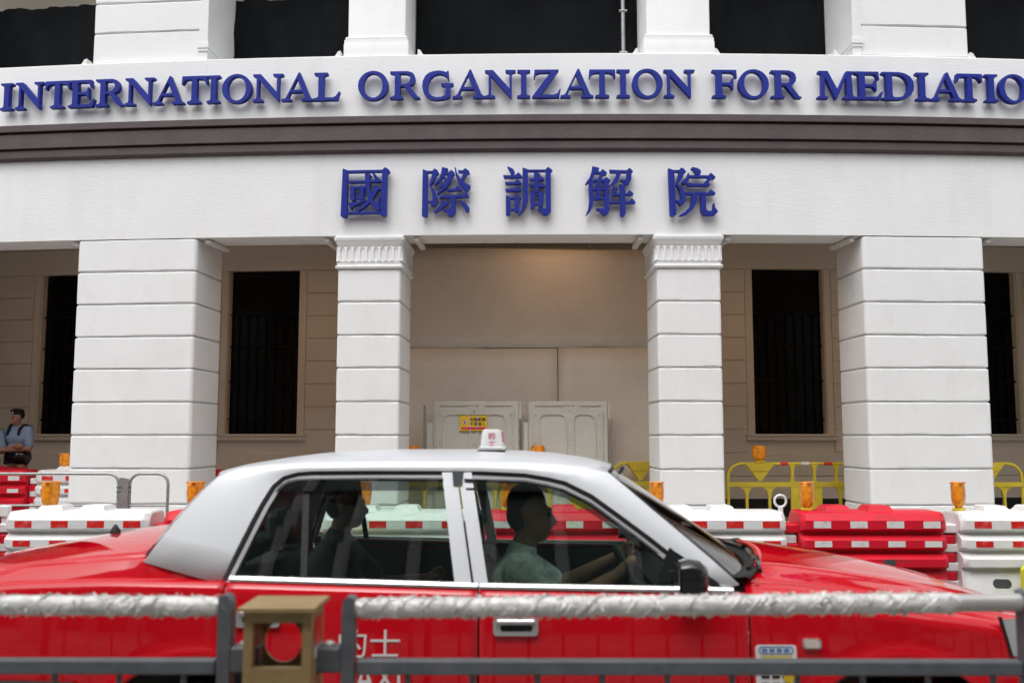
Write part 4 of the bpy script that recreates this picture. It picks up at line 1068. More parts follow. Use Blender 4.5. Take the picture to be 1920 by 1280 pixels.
def car_obj(mb, name, m, parent=taxi, smooth=40, thick=None):
    mb.v = [(p[0], p[1] + CY, p[2]) for p in mb.v]
    o = mb.build(name, m, parent, smooth, fix=thick is None)
    if thick:
        s = o.modifiers.new('s', 'SOLIDIFY'); s.thickness = thick; s.offset = -1
    return o
def yg(z): return (W - .052) - .40 * (z - .97) - .05 * max(0, z - .97) * (z - .97) / .45     # greenhouse side lean
# ---- body shell: rear quarters and front wings
def lower_rows(a, b, sg, extra=None):
    rows = []
    for x in xs_range(a, b):
        pts = section(x)
        if extra: pts = pts + extra(x, pts[-1])
        rows.append([(x, sg * y, z) for y, z in pts])
    return rows
def deck_extra(x, last):
    ze = smooth_tab(ZE, x, .03); ye = min(last[0] - .03, yg(1.02) if x > -1.5 else half_w(x) - .125)
    y0, z0 = last
    return [(y0 + (ye - y0) * t, z0 + (ze - z0) * (t ** .8)) for t in (.25, .5, .75, 1.0)]
def wing_extra(x, last):
    y0, z0 = last; ye = half_w(x) - .15
    return [(y0 + (ye - y0) * t, z0 + .030 * (1 - (1 - t) ** 2)) for t in (.35, .7, 1.0)]
def closing(mb, x, ex, dirn):
    pts = section(x); pts = pts + ex(x, pts[-1])
    rows = []
    for dx, k in ((0, 1), (.03, .985), (.05, .95), (.055, .0)):
        rows.append([(x + dirn * dx, y * k, z) for y, z in pts] + [(x + dirn * dx, -y * k, z) for y, z in pts[::-1]])
    skin(mb, rows, dirn < 0)
for nm, xa, xb, ex, xe, dirn in (('rear_body', -2.36, -1.148, deck_extra, -2.36, -1), ('front_body', .892, 2.20, wing_extra, 2.20, 1)):
    body = MB()
    for sg in (-1, 1): skin(body, lower_rows(xa, xb, sg, ex), sg < 0)
    closing(body, xe, ex, dirn)
    car_obj(body, nm, M['red'], thick=.010)
mb = MB()
for sg in (-1, 1): mb.box(-.84, 1.06, sg * .70 - .10, sg * .70 + .10, .20, .30)
mb.box(-2.2, 2.1, -.62, .62, .22, .34)
car_obj(mb, 'underbody', M['rubber'])
mb = MB()
for xc in (WF, WR):
    for sg in (-1, 1):
        mb.loft([[(xc + r * math.cos(a), sg * y, WZ + r * math.sin(a)) for a in [PI * k / 12 for k in range(13)]] for r, y in ((.425, .80), (.425, .5))], False)
car_obj(mb, 'wheel_arch_liner', M['rubber'])
# ---- bonnet and boot lid
def hood_z(x, y):
    ye = half_w(x) - .155; ze = z_s(x) + .029
    zc = smooth_tab([(.9, 1.085), (1.13, 1.070), (1.58, 1.0), (1.83, .948), (2.1, .868), (2.25, .80)], x, .08)
    t = abs(y) / ye
    z = ze + (zc - ze) * (1 - t ** 2.2)
    z += .010 * math.exp(-((abs(y) - (.50 - .06 * (x - .9))) / .035) ** 2)      # raised bonnet creases
    return z
mb = MB(); rows = []
for i in range(31):
    u = i / 30
    row_ = []
    for k in range(33):
        s_ = -1 + 2 * k / 32
        x0_ = 1.075 - .185 * abs(s_) ** 2.2; x = x0_ + (2.17 - x0_) * u
        y = s_ * (half_w(x) - .156)
        row_.append((x, y, hood_z(x, y)))
    rows.append(row_)
skin(mb, rows, True); car_obj(mb, 'bonnet', M['red'], thick=.010)
mb = MB(); rows = []
for i in range(25):
    x = -2.36 + (-1.42 + 2.36) * i / 24
    ze = smooth_tab(ZE, x, .03) if x < -1.49 else 1.097
    ye = min(half_w(x) - .13, .722) if x < -1.5 else .70
    zc = smooth_tab([(-2.38, 1.03), (-2.08, 1.088), (-1.79, 1.137), (-1.4, 1.16)], x, .08)
    rows.append([(x, ye * s_, ze + (zc - ze) * (1 - abs(s_) ** 2.4)) for s_ in [-1 + 2 * k / 24 for k in range(25)]])
skin(mb, rows, True); car_obj(mb, 'boot_lid', M['red'], thick=.010)
mb = MB(); mb.lathe([(.026, 0), (.023, .015), (.012, .032), (.006, .042)], (-1.90, -.05, 1.118), 12); car_obj(mb, 'aerial_base', M['rubber'])
# ---- roof and pillars
OUT = [(-1.49, 1.096), (-1.43, 1.18), (-1.371, 1.267), (-1.31, 1.345), (-1.25, 1.41), (-1.17, 1.440), (-1.05, 1.452), (-.92, 1.458), (-.6, 1.462), (-.16, 1.462), (.03, 1.458), (.17, 1.451), (.28, 1.443), (.37, 1.428), (.45, 1.362), (.53, 1.292), (.618, 1.217), (.70, 1.147), (.78, 1.077), (.863, 1.000)]
INN = [(-1.164, 1.014), (-1.12, 1.12), (-1.08, 1.225), (-1.05, 1.30), (-1.015, 1.37), (-.975, 1.408), (-.92, 1.424), (-.85, 1.429), (-.6, 1.431), (-.16, 1.429), (.03, 1.42), (.12, 1.405), (.193, 1.388), (.301, 1.335), (.360, 1.293), (.44, 1.236), (.53, 1.170), (.62, 1.100), (.71, 1.037), (.800, .985)]
mb = MB()
ZC = [(-1.40, 1.392), (-1.25, 1.420), (-1.17, 1.452), (-1.05, 1.480), (-.92, 1.496), (-.6, 1.511), (-.1, 1.511), (.15, 1.497), (.28, 1.474), (.40, 1.440)]
for sg in (-1, 1):
    rows = []
    for (a, b), (c, d) in zip(OUT, INN):
        row_ = []
        for t in (0, .02, .35, .7, .975, 1.0):
            x, z = a + (c - a) * t, b + (d - b) * t - (.016 if a < -1.48 else 0)
            bul = .006 * math.sin(PI * t) - (.012 if t == 1.0 else 0) - (.008 if t == 0 else 0)
            row_.append((x, sg * (yg(z) + .004 + bul), z))
        rows.append(row_)
    skin(mb, rows, sg > 0)
rows = []
for i in range(len(OUT)):
    x, z = OUT[i]
    if 4 <= i <= 13:
        ye = yg(z) - .008
        zc = smooth_tab(ZC, x, .03)
        bow = {4: -.10, 5: -.06, 12: .04, 13: .06}.get(i, 0)
        rows.append([(x + bow * (1 - s_ ** 2), ye * s_, z + (zc - z) * (1 - abs(s_) ** 3.2)) for s_ in [-1 + 2 * k / 28 for k in range(29)]])
skin(mb, rows, True)
car_obj(mb, 'roof', M['silver'], thick=.008, smooth=38)
# ---- screens
def screen(idx, bow0, bow1, name, lo=.0, edge=0.05):
    pts = [OUT[i] for i in idx]
    rows = []
    n = len(pts)
    for j, (x, z) in enumerate(pts):
        bw = bow0 + (bow1 - bow0) * j / (n - 1)
        ye = yg(z) - .012
        rows.append([(x + bw * (1 - s_ ** 2), ye * s_, z + .006 * (1 - s_ ** 2)) for s_ in [-1 + 2 * k / 20 for k in range(21)]])
    mb = MB(); skin(mb, rows, False)
    return car_obj(mb, name, M['glass'], thick=None), rows
ws, wrows = screen(list(range(13, 20)), .06, .19, 'windscreen')
rw, rrows = screen([4, 3, 2, 1, 0], -.10, -.15, 'rear_window')
for ob, rows in ((ws, wrows), (rw, rrows)):
    mb = MB()
    for e in (0, 1):      # black borders along the pillars, top and bottom
        for r0, r1 in zip(rows, rows[1:]):
            V_ = lambda p, q_: tuple(Vector(p).lerp(Vector(q_), .35))
            a = [r0[0], V_(r0[0], r0[1]), V_(r1[0], r1[1]), r1[0]] if e == 0 else [r0[-1], V_(r0[-1], r0[-2]), V_(r1[-1], r1[-2]), r1[-1]]
            mb.add([(p[0] + .002, p[1], p[2] + .004) for p in a], [(0, 1, 2, 3)])
    for rr, r2 in ((rows[0], rows[1]), (rows[-1], rows[-2])):
        for k in range(len(rr) - 1):
            a = [Vector(rr[k]), Vector(rr[k + 1])]; b = [Vector(r2[k]), Vector(r2[k + 1])]
            q_ = [a[0], a[1], a[1] + (b[1] - a[1]) * .12, a[0] + (b[0] - a[0]) * .12]
            mb.add([(p.x + .003, p.y, p.z + .005) for p in q_], [(0, 1, 2, 3)])
    mb.v = [(p[0], p[1] + CY, p[2]) for p in mb.v]
    mb.build('seal', M['rubber'], ob, None, fix=False)
# cowl and wipers
mb = MB(); rows = []
for s_ in [-1 + 2 * k / 20 for k in range(21)]:
    xb = .863 + .19 * (1 - s_ ** 2); xh = 1.075 - .185 * abs(s_) ** 2.2 + .01
    rows.append([(xb - .03, .77 * s_, 1.0 + .02), (xb + .03, .77 * s_, 1.022 + .014 * (1 - s_ ** 2)), (xh + .012, .74 * s_, 1.012 + .040 * (1 - s_ ** 2))])
skin(mb, rows, True); car_obj(mb, 'cowl', M['rubber'], thick=.006)
for y0, dy in ((-.62, .52), (.0, .52)):
    mb = MB()
    pa = [(x_ + .0, y_, 1.026 + .028 * (1 - (y_ / .77) ** 2)) for x_, y_ in ((.863 + .19 * (1 - (q_ / .77) ** 2) + .01, q_) for q_ in [y0 + dy * k / 6 for k in range(7)])]
    mb.tube(pa, .011, 6); mb.tube([(pa[0][0] + .05, pa[0][1] + .02, pa[0][2] - .01), (pa[2][0] + .02, pa[2][1], pa[2][2] + .015), pa[3]], .012, 6)
    car_obj(mb, 'wiper', M['gblack'])

# ---- doors
def inset(poly, d):
    n = len(poly); out = []
    area = sum(poly[i][0] * poly[(i + 1) % n][1] - poly[(i + 1) % n][0] * poly[i][1] for i in range(n))
    sgn_ = 1 if area > 0 else -1
    for i in range(n):
        p0, p1, p2 = Vector(poly[i - 1]), Vector(poly[i]), Vector(poly[(i + 1) % n])
        n1 = Vector((-(p1 - p0).y, (p1 - p0).x)).normalized() * sgn_; n2 = Vector((-(p2 - p1).y, (p2 - p1).x)).normalized() * sgn_
        b = n1 + n2
        if b.length < 1e-6: b = n1
        b = b.normalized(); k = max(.45, b.dot(n1))
        q_ = p1 + b * (d / k); out.append((q_.x, q_.y))
    return out
RDW = [(-1.172, .985), (-1.12, 1.12), (-1.08, 1.225), (-1.05, 1.30), (-1.015, 1.37), (-.975, 1.408), (-.92, 1.424), (-.85, 1.429), (-.6, 1.431), (-.258, 1.430), (-.218, 1.21), (-.174, .955)]
FDW = [(-.168, .955), (-.212, 1.21), (-.252, 1.430), (-.16, 1.429), (.03, 1.42), (.12, 1.405), (.193, 1.388), (.301, 1.335), (.395, 1.268), (.489, 1.2), (.60, 1.115), (.70, 1.045), (.838, .950)]
def ring_mesh(mb, pa, pb, sg, da, db, mi=0):
    la = [(x, sg * (yg(z) + da), z) for x, z in pa]; lb = [(x, sg * (yg(z) + db), z) for x, z in pb]
    mb.loft([la, lb], True); return mb
def door(a, b, wpoly, sg, near, front):
    mb = MB(); skin(mb, lower_rows(a, b, sg), sg < 0)
    o = car_obj(mb, 'door', M['red'], thick=.010)
    p0, p1, p2, p3 = wpoly, inset(wpoly, .015), inset(wpoly, .017), inset(wpoly, .033)
    mb = MB(); ring_mesh(mb, p0, p1, sg, .0, -.006); ring_mesh(mb, p1, p2, sg, -.006, .004)
    ring_mesh(mb, inset(wpoly, .032), inset(wpoly, .042), sg, .001, -.008)
    car_obj(mb, 'seal', M['rubber'], o)
    mb = MB(); ring_mesh(mb, p2, p3, sg, .006, .004); ring_mesh(mb, p3, inset(wpoly, .034), sg, .004, -.02); car_obj(mb, 'window_frame', M['frame'], o)
    # broad strip of frame at the middle pillar
    mb = MB()
    e = ((-.258, 1.425), (-.318, 1.425), (-.248, .992), (-.182, .992)) if not front else ((-.250, 1.425), (-.195, 1.425), (-.118, .990), (-.172, .990))
    e = [tuple(Vector(e[k]).lerp(Vector(e[(k + 1) % 4]), j / 8)) for k in range(4) for j in range(8)]
    mb.prism([e], .012, -.012, lambda x, z, d: (x, sg * (yg(z) + d), z)); car_obj(mb, 'pillar_trim', M['silver'], o)
    gl = inset(wpoly, .036)
    mb = MB()
    tris = tessellate_polygon([[Vector((x, z, 0)) for x, z in gl]])
    mb.add([(x, sg * (yg(z) - .014), z) for x, z in gl], [tuple(t_) for t_ in tris]); car_obj(mb, 'window_glass', M['glass'], o, smooth=None)
    # smoked rain visor along the top edge
    if front: vis = [(-.225, 1.40), (.03, 1.395), (.12, 1.378), (.193, 1.358), (.301, 1.305), (.395, 1.237), (.489, 1.168), (.56, 1.113), (.51, 1.118), (.40, 1.19), (.30, 1.262), (.193, 1.322), (.09, 1.350), (-.215, 1.354)]
    else: vis = [(-1.02, 1.325), (-.985, 1.372), (-.955, 1.392), (-.92, 1.400), (-.6, 1.405), (-.312, 1.404), (-.305, 1.352), (-.6, 1.352), (-1.0, 1.350)]
    mb = MB(); tris = tessellate_polygon([[Vector((x, z, 0)) for x, z in vis]]); mb.add([(x, sg * (yg(z) + .012), z) for x, z in vis], [tuple(t_) for t_ in tris]); car_obj(mb, 'rain_visor', M['visor'], o, smooth=None)
    if not front:
        mb = MB(); mb.prism([[(-.895, 1.415), (-.868, 1.415), (-.832, 1.012), (-.858, 1.012)]], .002, -.018, lambda x, z, d: (x, sg * (yg(z) + d), z)); car_obj(mb, 'divider', M['rubber'], o)
    else:
        mb = MB(); mb.prism([[(.55, 1.012), (.79, .998), (.74, 1.035), (.66, 1.095), (.60, 1.135), (.575, 1.09)]], .008, -.016, lambda x, z, d: (x, sg * (yg(z) + d), z)); car_obj(mb, 'corner_plate', M['gblack'], o)
    # bright belt moulding
    x0, x1 = (a + .01, b - .003) if not front else (a + .002, .835)
    mb = MB(); n = 10
    loops = []
    for i in range(n + 1):
        x = x0 + (x1 - x0) * i / n; z = z_s(x) + .008; y = yg(z) + .010
        loops.append([(x, sg * (y + .010), z - .010), (x, sg * (y + .013), z), (x, sg * (y + .004), z + .010), (x, sg * (y - .02), z + .010), (x, sg * (y - .02), z - .010)])
    mb.loft(loops, True, True, True); car_obj(mb, 'belt_moulding', M['trim'], o)
    # pull handle: chrome bezel, dark cup and lever
    hx0 = -.097 if front else -1.09
    hz0 = .815 if front else .845
    hy = side_y(hx0 + .08, hz0 + .03) + .001
    mb = MB()
    pts = rrect(hx0, hx0 + .172, hz0, hz0 + .067, .014, 4); inn = rrect(hx0 + .028, hx0 + .150, hz0 + .016, hz0 + .040, .008, 4)
    mb.prism([pts, inn], .014, -.004, lambda x, z, d: (x, sg * (side_y(x, z) + d), z))
    mb.bbox(hx0 + .012, hx0 + .160, sg * (hy + .016) - .008, sg * (hy + .016) + .008, hz0 + .044, hz0 + .062, .005)
    hb = car_obj(mb, 'handle', M['trim'], o, 30)
    mb = MB(); mb.box(hx0 + .024, hx0 + .154, sg * (hy + .0035) - .002, sg * (hy + .0035) + .002, hz0 + .013, hz0 + .043); car_obj(mb, 'handle_cup', M['rubber'], o)
    mb = MB(); mb.box(a + .03, .60 if front else b - .02, sg * .755 - .01, sg * .755 + .01, .30, .955); car_obj(mb, 'inner_trim', M['cabin'], o)
    return o
near_rear = door(-1.142, -.158, RDW, -1, True, False); near_front = door(-.151, .886, FDW, -1, True, True)
far_rear = door(-1.142, -.158, RDW, 1, False, False); far_front = door(-.151, .886, FDW, 1, False, True)
# lettering on the near rear door
def on_door(x, z, d): return (x, -(side_y(x, z) + .0015 + .002 * d), z)
for txt, x0, x1, z0, z1 in (('的士', -.69, -.455, .733, .836), ('TAXI', -.69, -.452, .605, .712)):
    mb = MB(); v, f = fit_text(txt, x0, x1, z0, z1, on_door); mb.add(v, f); car_obj(mb, 'lettering', M['wtext'], near_rear, None)
# black joint at the top of the middle pillar
for sg in (-1, 1):
    mb = MB(); mb.prism([[(-.275, 1.428), (-.228, 1.428), (-.232, 1.375), (-.268, 1.375)]], .020, .008, lambda x, z, d: (x, sg * (yg(z) + d), z)); car_obj(mb, 'visor_joint', M['cabin'], taxi)
# side lamps, sticker
mb = MB(); mb.prism([rrect(1.086, 1.156, .768, .806, .012, 4)], .012, -.002, lambda x, z, d: (x, -(side_y(x, z) + d), z)); mk = car_obj(mb, 'side_marker', M['trim'])
mb = MB(); mb.prism([rrect(1.093, 1.148, .774, .800, .010, 4)], .018, .010, lambda x, z, d: (x, -(side_y(x, z) + d), z)); car_obj(mb, 'marker_lens', M['marker'], mk)
def wing(x, z, d): return (x, -(side_y(x, z) + .001 + d), z)
mb = MB(); mb.prism([rrect(.905, 1.062, .575, .782, .012, 4)], .002, 0, wing); st = car_obj(mb, 'sticker', M['wtext'])
mb = MB(); mb.prism([rrect(.918, 1.050, .748, .776, .012, 4), rrect(.922, 1.046, .752, .772, .009, 4)], .003, .001, wing)
for k in range(4): mb.prism([[(.930 + .028 * k, .756), (.950 + .028 * k, .756), (.950 + .028 * k, .768), (.930 + .028 * k, .768)]], .003, .001, wing)
car_obj(mb, 'blue_print', M['bsign'], st)
mb = MB(); mb.prism([[(.925, .728), (1.042, .728), (1.042, .744), (.925, .744)]], .003, .001, wing); car_obj(mb, 'yellow_print', M['ypale'], st)
mb = MB()
for z0 in (.66, .635, .61):
    for k in range(3): mb.prism([[(.925 + .04 * k, z0), (.955 + .04 * k, z0), (.955 + .04 * k, z0 + .008), (.925 + .04 * k, z0 + .008)]], .003, .001, wing)
car_obj(mb, 'black_print', M['kblack'], st)
mb = MB(); mb.lathe([(.0, 0), (.022, .0), (.022, .002)], (0, 0, 0), 14)
mb.v = [wing(1.03 + p[0], .665 + p[1], .002 + p[2]) for p in mb.v]; car_obj(mb, 'yellow_dot', M['ysign'], st)
# mirrors
for sg in (-1, 1):
    mb = MB(); c_ = Vector((.655, sg * (W + .035), 1.035))
    loops = []
    for dx, ry, rz in ((-.050, .052, .050), (-.045, .075, .068), (-.01, .085, .076), (.035, .075, .068), (.060, .045, .045), (.066, .015, .02)):
        loops.append([(c_.x + dx, c_.y + ry * (abs(math.cos(u)) ** .6) * (1 if math.cos(u) > 0 else -1), c_.z + rz * (abs(math.sin(u)) ** .6) * (1 if math.sin(u) > 0 else -1)) for u in [2 * PI * k / 20 for k in range(20)]])
    mb.loft(loops, True, True, True); mb.tube([(.68, sg * (W + .02), 1.0), (.70, sg * (yg(1.01) + .0), 1.02)], .022, 8)
    mo = car_obj(mb, 'mirror', M['gblack'], taxi, 60)
    mb = MB(); mb.box(c_.x - .053, c_.x - .051, c_.y - .065, c_.y + .065, c_.z - .055, c_.z + .055); car_obj(mb, 'mirror_glass', M['chrome'], mo)
# lamps, bumpers, grille
for sg in (-1, 1):
    mb = MB(); rows = []
    mb.loft([[(x, sg * y, z) for x, y, z in l] for l in ([(1.865, side_y(1.865, .865) + .002, .868), (1.90, side_y(1.90, .75) + .002, .735), (1.97, side_y(1.97, .74) + .004, .728), (2.02, side_y(2.02, .84) + .002, .838)],
             [(2.24, .42, .828), (2.255, .42, .70), (2.262, .42, .70), (2.25, .42, .828)])], True, True, True)
    hl = car_obj(mb, 'headlight', M['lampglass'], taxi, 30)
    mb = MB(); mb.prism([[(1.858, .880), (1.868, .880), (1.904, .725), (1.893, .725)]], .006, -.01, lambda x, z, d: (x, sg * (side_y(x, z) + d), z)); car_obj(mb, 'bezel', M['rubber'], hl)
    mb = MB(); mb.bbox(-2.42, -2.37, sg * .55 - .22, sg * .55 + .22, .70, .88, .015); car_obj(mb, 'tail_light', M['tail'], taxi, 30)
mb = MB(); mb.bbox(2.235, 2.275, -.40, .40, .66, .81, .012)
g_ = car_obj(mb, 'grille', M['chrome'], taxi, 30)
mb = MB()
for k in range(6): mb.box(2.276, 2.281, -.37, .37, .675 + .021 * k, .685 + .021 * k)
car_obj(mb, 'grille_bar', M['rubber'], g_)
for x0, x1, nm in ((1.88, 2.36, 'front'), (-2.50, -2.30, 'rear')):
    mb = MB(); loops = []
    for z, o_ in ((.36, .03), (.38, 0), (.58, 0), (.62, .02), (.63, .06)):
        pl_ = [(x0 if nm == 'rear' else x1, y_) for y_ in ()]
        if nm == 'front': ln = [(1.88, -.845 + o_), (2.10, -.83 + o_), (2.28 - o_, -.66 + o_), (2.34 - o_, -.3), (2.34 - o_, .3), (2.28 - o_, .66 - o_), (2.10, .83 - o_), (1.88, .845 - o_), (1.88, .70), (1.88, -.70)]
        else: ln = [(-1.70, -.848 + o_), (-2.25, -.80 + o_), (-2.46 + o_, -.70 + o_), (-2.50 + o_, -.3), (-2.50 + o_, .3), (-2.46 + o_, .70 - o_), (-2.25, .80 - o_), (-1.70, .848 - o_), (-1.70, .7), (-1.70, -.7)]
        loops.append([(a_, b_, z) for a_, b_ in ln])
    mb.loft(loops, True, True, True); bp_ = car_obj(mb, 'bumper', M['red'], taxi, 40)
    mb = MB()
    if nm == 'front': mb.tube([(1.89, -.852, .632), (2.10, -.838, .632), (2.28, -.67, .632), (2.345, -.3, .632), (2.345, .3, .632), (2.28, .67, .632), (2.10, .838, .632)], .010, 6)
    else: mb.tube([(-1.70, -.852, .632), (-2.25, -.805, .632), (-2.46, -.70, .632), (-2.5, .0, .632), (-2.46, .70, .632), (-2.25, .805, .632)], .010, 6)
    car_obj(mb, 'bumper_trim', M['chrome'] if nm == 'front' else M['rubber'], bp_)
# wheels
def wheel(x, sg):
    w = bpy.data.objects.new('wheel', None); 
    mb = MB(); mb.lathe([(.20, -.085), (.285, -.09), (.305, -.07), (.31, -.04), (.31, .04), (.305, .07), (.285, .09), (.20, .085)], (0, 0, 0), 40)
    mb.v = [(x + p[0], sg * .735 + p[2], WZ + p[1]) for p in mb.v]
    t_ = car_obj(mb, 'wheel', M['rubber'], taxi, 40)
    mb = MB(); mb.lathe([(.19, .05), (.20, .09), (.185, .095), (.17, .07), (.12, .062), (.06, .085), (.03, .088)], (0, 0, 0), 32)
    mb.v = [(x + p[0], sg * .735 + sg * p[2], WZ + p[1]) for p in mb.v]; car_obj(mb, 'rim', M['rimm'], t_, 30)
    mb = MB(); mb.lathe([(.302, -.05), (.314, -.045), (.314, .045), (.302, .05)], (0, 0, 0), 40); mb.v = [(x + p[0], sg * .735 + p[2], WZ + p[1]) for p in mb.v]; car_obj(mb, 'tyre', M['tyre'], t_, 30)
for x in (WF, WR):
    for sg in (-1, 1): wheel(x, sg)
# roof sign
mb = MB(); mb.loft([[(x, y, z) for x, y in rrect(-.122 - w_, -.122 + w_, -.26 + o_, .26 - o_, .012)] for z, w_, o_ in ((1.512, .060, .0), (1.524, .060, .0), (1.528, .050, .01), (1.592, .043, .02), (1.602, .039, .024), (1.605, .030, .03))], True, True, True)
rs = car_obj(mb, 'roof_sign', M['signw'], taxi, 35)
mb = MB(); mb.bbox(-.186, -.060, -.27, .27, 1.497, 1.513, .004); car_obj(mb, 'sign_base', M['rubber'], rs)
for txt, z0, z1 in (('的', 1.563, 1.592), ('士', 1.533, 1.557)):
    mb = MB(); v, f = fit_text(txt, -.136, -.106, z0, z1, lambda x, z, d: (x, -(.26 - .012 - .10 * (z - 1.528)) - .0012 - .0015 * d, z)); mb.add(v, f); car_obj(mb, 'lettering', M['signred'], rs, None)
for e in (-1, 1):
    mb = MB(); v, f = fit_text('TAXI', -.19, .19, 1.545, 1.595, lambda y, z, d: (-.122 + e * (.050 - .008 * (z - 1.528) / .07 + .001 + .001 * d), y * e, z)); mb.add(v, f); car_obj(mb, 'lettering', M['signred'], rs, None)
# cabin
mb = MB(); mb.box(-1.35, 1.05, -.74, .74, .30, .36); mb.box(-1.55, -1.35, -.70, .70, .30, 1.05); car_obj(mb, 'cabin_floor', M['cabin'])
mb = MB(); mb.bbox(-1.72, -1.30, -.70, .70, .98, 1.06, .02); car_obj(mb, 'parcel_shelf', M['cabin'])
mb = MB(); mb.loft([[(x, -.74, z) for x, z in ((.62, .62), (.62, .90), (.70, .965), (.95, .99), (1.0, .7))], [(x, .74, z) for x, z in ((.62, .62), (.62, .90), (.70, .965), (.95, .99), (1.0, .7))]], True, True, True); car_obj(mb, 'dashboard', M['cabin'])
def seat(x, y, w_, name, head=True):
    mb = MB()
    mb.loft([[(x + dx, y + s_ * w_ * k, z) for s_ in (-1, 1) for dx, z in (((0, .40), (.0, .55), (.48, .60), (.50, .42)) if s_ < 0 else ((.50, .42), (.48, .60), (.0, .55), (0, .40)))] for k in (1.0,)] * 1 + [], True) if False else None
    mb.bbox(x, x + .50, y - w_, y + w_, .38, .56, .04)
    loops = []
    for t_, z in ((0, .50), (.1, .56), (.5, .78), (.9, .97), (1.0, 1.0)):
        xx = x + .08 - .18 * t_; ww = w_ * (1 - .15 * t_)
        loops.append([(xx - .05, y - ww, z), (xx + .06, y - ww * .96, z), (xx + .07, y + ww * .96, z), (xx - .05, y + ww, z)])
    mb.loft(loops, True, True, True)
    o = car_obj(mb, name, M['seat'], taxi, 40)
    if head:
        for yy in ([y] if w_ < .4 else [y - .35, y + .35]):
            mb = MB(); mb.bbox(x - .17, x - .08, yy - .13, yy + .13, 1.04, 1.20, .03); mb.tube([(x - .12, yy - .05, .97), (x - .12, yy - .05, 1.06)], .008, 6); mb.tube([(x - .12, yy + .05, .97), (x - .12, yy + .05, 1.06)], .008, 6); car_obj(mb, 'headrest', M['seat'], o, 30)
    return o
seat(-.10, -.37, .25, 'front_seat'); seat(-.10, .37, .25, 'front_seat'); seat(-1.10, 0, .66, 'rear_seat')
SWC = Vector((.50, -.37, .93)); ax1 = Vector((0, 1, 0)); ax2 = Vector((-.42, 0, .9)).normalized()
mb = MB(); mb.tube([SWC + (ax1 * math.cos(a) + ax2 * math.sin(a)) * .185 for a in [2 * PI * k / 28 for k in range(29)]], .014, 8)
mb.tube([SWC - ax1 * .18, SWC + ax1 * .18], .013, 6); mb.tube([SWC - ax2 * .18, SWC], .013, 6); mb.tube([SWC, SWC + Vector((.22, 0, -.10))], .03, 8)
car_obj(mb, 'steering_wheel', M['cabin'], taxi, 50)
mb = MB(); mb.bbox(.42, .46, -.10, .10, 1.30, 1.36, .01); mb.tube([(.46, 0, 1.36), (.50, 0, 1.43)], .01, 6); car_obj(mb, 'rear_view_mirror', M['cabin'], taxi, 40)
mb = MB()
for k in range(3): mb.bbox(.66, .70, -.62 + .16 * k, -.50 + .16 * k, .99, 1.09 + .015 * (k % 2), .008)
mb.tube([(.72, -.45, .98), (.70, -.45, 1.06)], .02, 8)
car_obj(mb, 'dashboard_clutter', M['gblack'], taxi, 40)

def sitter(hx, hz_, y, label, shirt, arms, lean=-.06, hair=True):
    """a seated figure facing +X; hx, hz_ = head centre"""
    base = (hx - .12, y, .40)
    t = thing('person', label, 'person', base)
    f, sd = Vector((1, 0, -.05)).normalized(), Vector((0, 1, 0))
    hc = Vector((hx, y, hz_))
    sh = hc + Vector((-.05, 0, -.23)); hip = Vector((hx - .13, y, .64))
    torso = [('c', hip + sd * .08, .12, hip - sd * .08, .12), ('c', (hip * .5 + sh * .5) + sd * .07, .12, (hip * .5 + sh * .5) - sd * .07, .12), ('c', sh + sd * .10 - Vector((0, 0, .06)), .115, sh - sd * .10 - Vector((0, 0, .06)), .115), ('c', sh + sd * .14, .068, sh - sd * .14, .068)]
    limbs, up_ = [], []
    for e in (-1, 1):
        hp = hip + sd * .10 * e
        kn = hp + Vector((.42, 0, .02)); an = kn + Vector((.14, 0, -.34))
        limbs += [('c', hp, .085, kn, .062), ('c', kn, .058, an, .04), ('c', an + Vector((-.03, 0, -.02)), .04, an + Vector((.14, 0, -.03)), .034)]
        s_ = sh + sd * .19 * e; w_ = Vector(arms[0 if e < 0 else 1]); el = (s_ + w_) * .5 + Vector((-.03, .05 * e, -.12))
        up_ += [('c', s_, .062, el, .05)]
        limbs += [('c', s_, .05, el, .043), ('c', el, .042, w_, .028)] + hand_items(w_, w_ - el + Vector((.05, 0, .05)), Vector((0, -e, -.4)), Vector((.3, 0, 1)), .95, .7)
    blob('body', head_items(hc, f, sd) + [('c', sh + Vector((.0, 0, .03)), .055, hc - Vector((.012, 0, .06)), .052)] + torso + limbs, M['skin'], t, .010, base)
    fat = lambda its, d: [(i[0], i[1], i[2] + d, i[3], i[4] + d) for i in its]
    blob('shirt', fat(torso, .013) + fat([(u[0], u[1], u[2], u[1] * .25 + u[3] * .75, u[4] + .006) for u in up_], .012) + [('c', sh + Vector((.0, 0, .03)), .072, sh + Vector((.01, 0, .07)), .066)], shirt, t, .011, base)
    blob('trousers', [('c', hip + sd * .09, .135, hip - sd * .09, .135)] + fat([l for l in limbs if l[2] in (.085, .058)], .016), M['navy'], t, .013, base)
    blob('hair', [('e', hc + Vector((-.022, 0, .052)), (.088, .086, .086)), ('e', hc + Vector((-.055, 0, .0)), (.055, .078, .075))], M['hair'], t, .008, base, 2)
    eye = MB()
    for e in (-1, 1): eye.sphere(hc + f * .080 + sd * e * .031 + Vector((0, 0, .004)), .010, 8, 6)
    eye.build('eyes', M['hair'], t, 60)
    return t
sitter(.055, 1.235, CY - .37, 'driver in a pale green patterned shirt at the taxi wheel', M['shirtg'], ((.40, CY - .52, .99), (.42, CY - .20, 1.02)))
sitter(-.88, 1.225, CY + .34, 'dark-haired passenger in the rear seat of the taxi', M['shirtd'], ((-.50, CY + .22, .82), (-.48, CY + .44, .84)))
pas = [o for o in COL.objects if o.get('label', '').startswith('dark-haired passenger')][0]
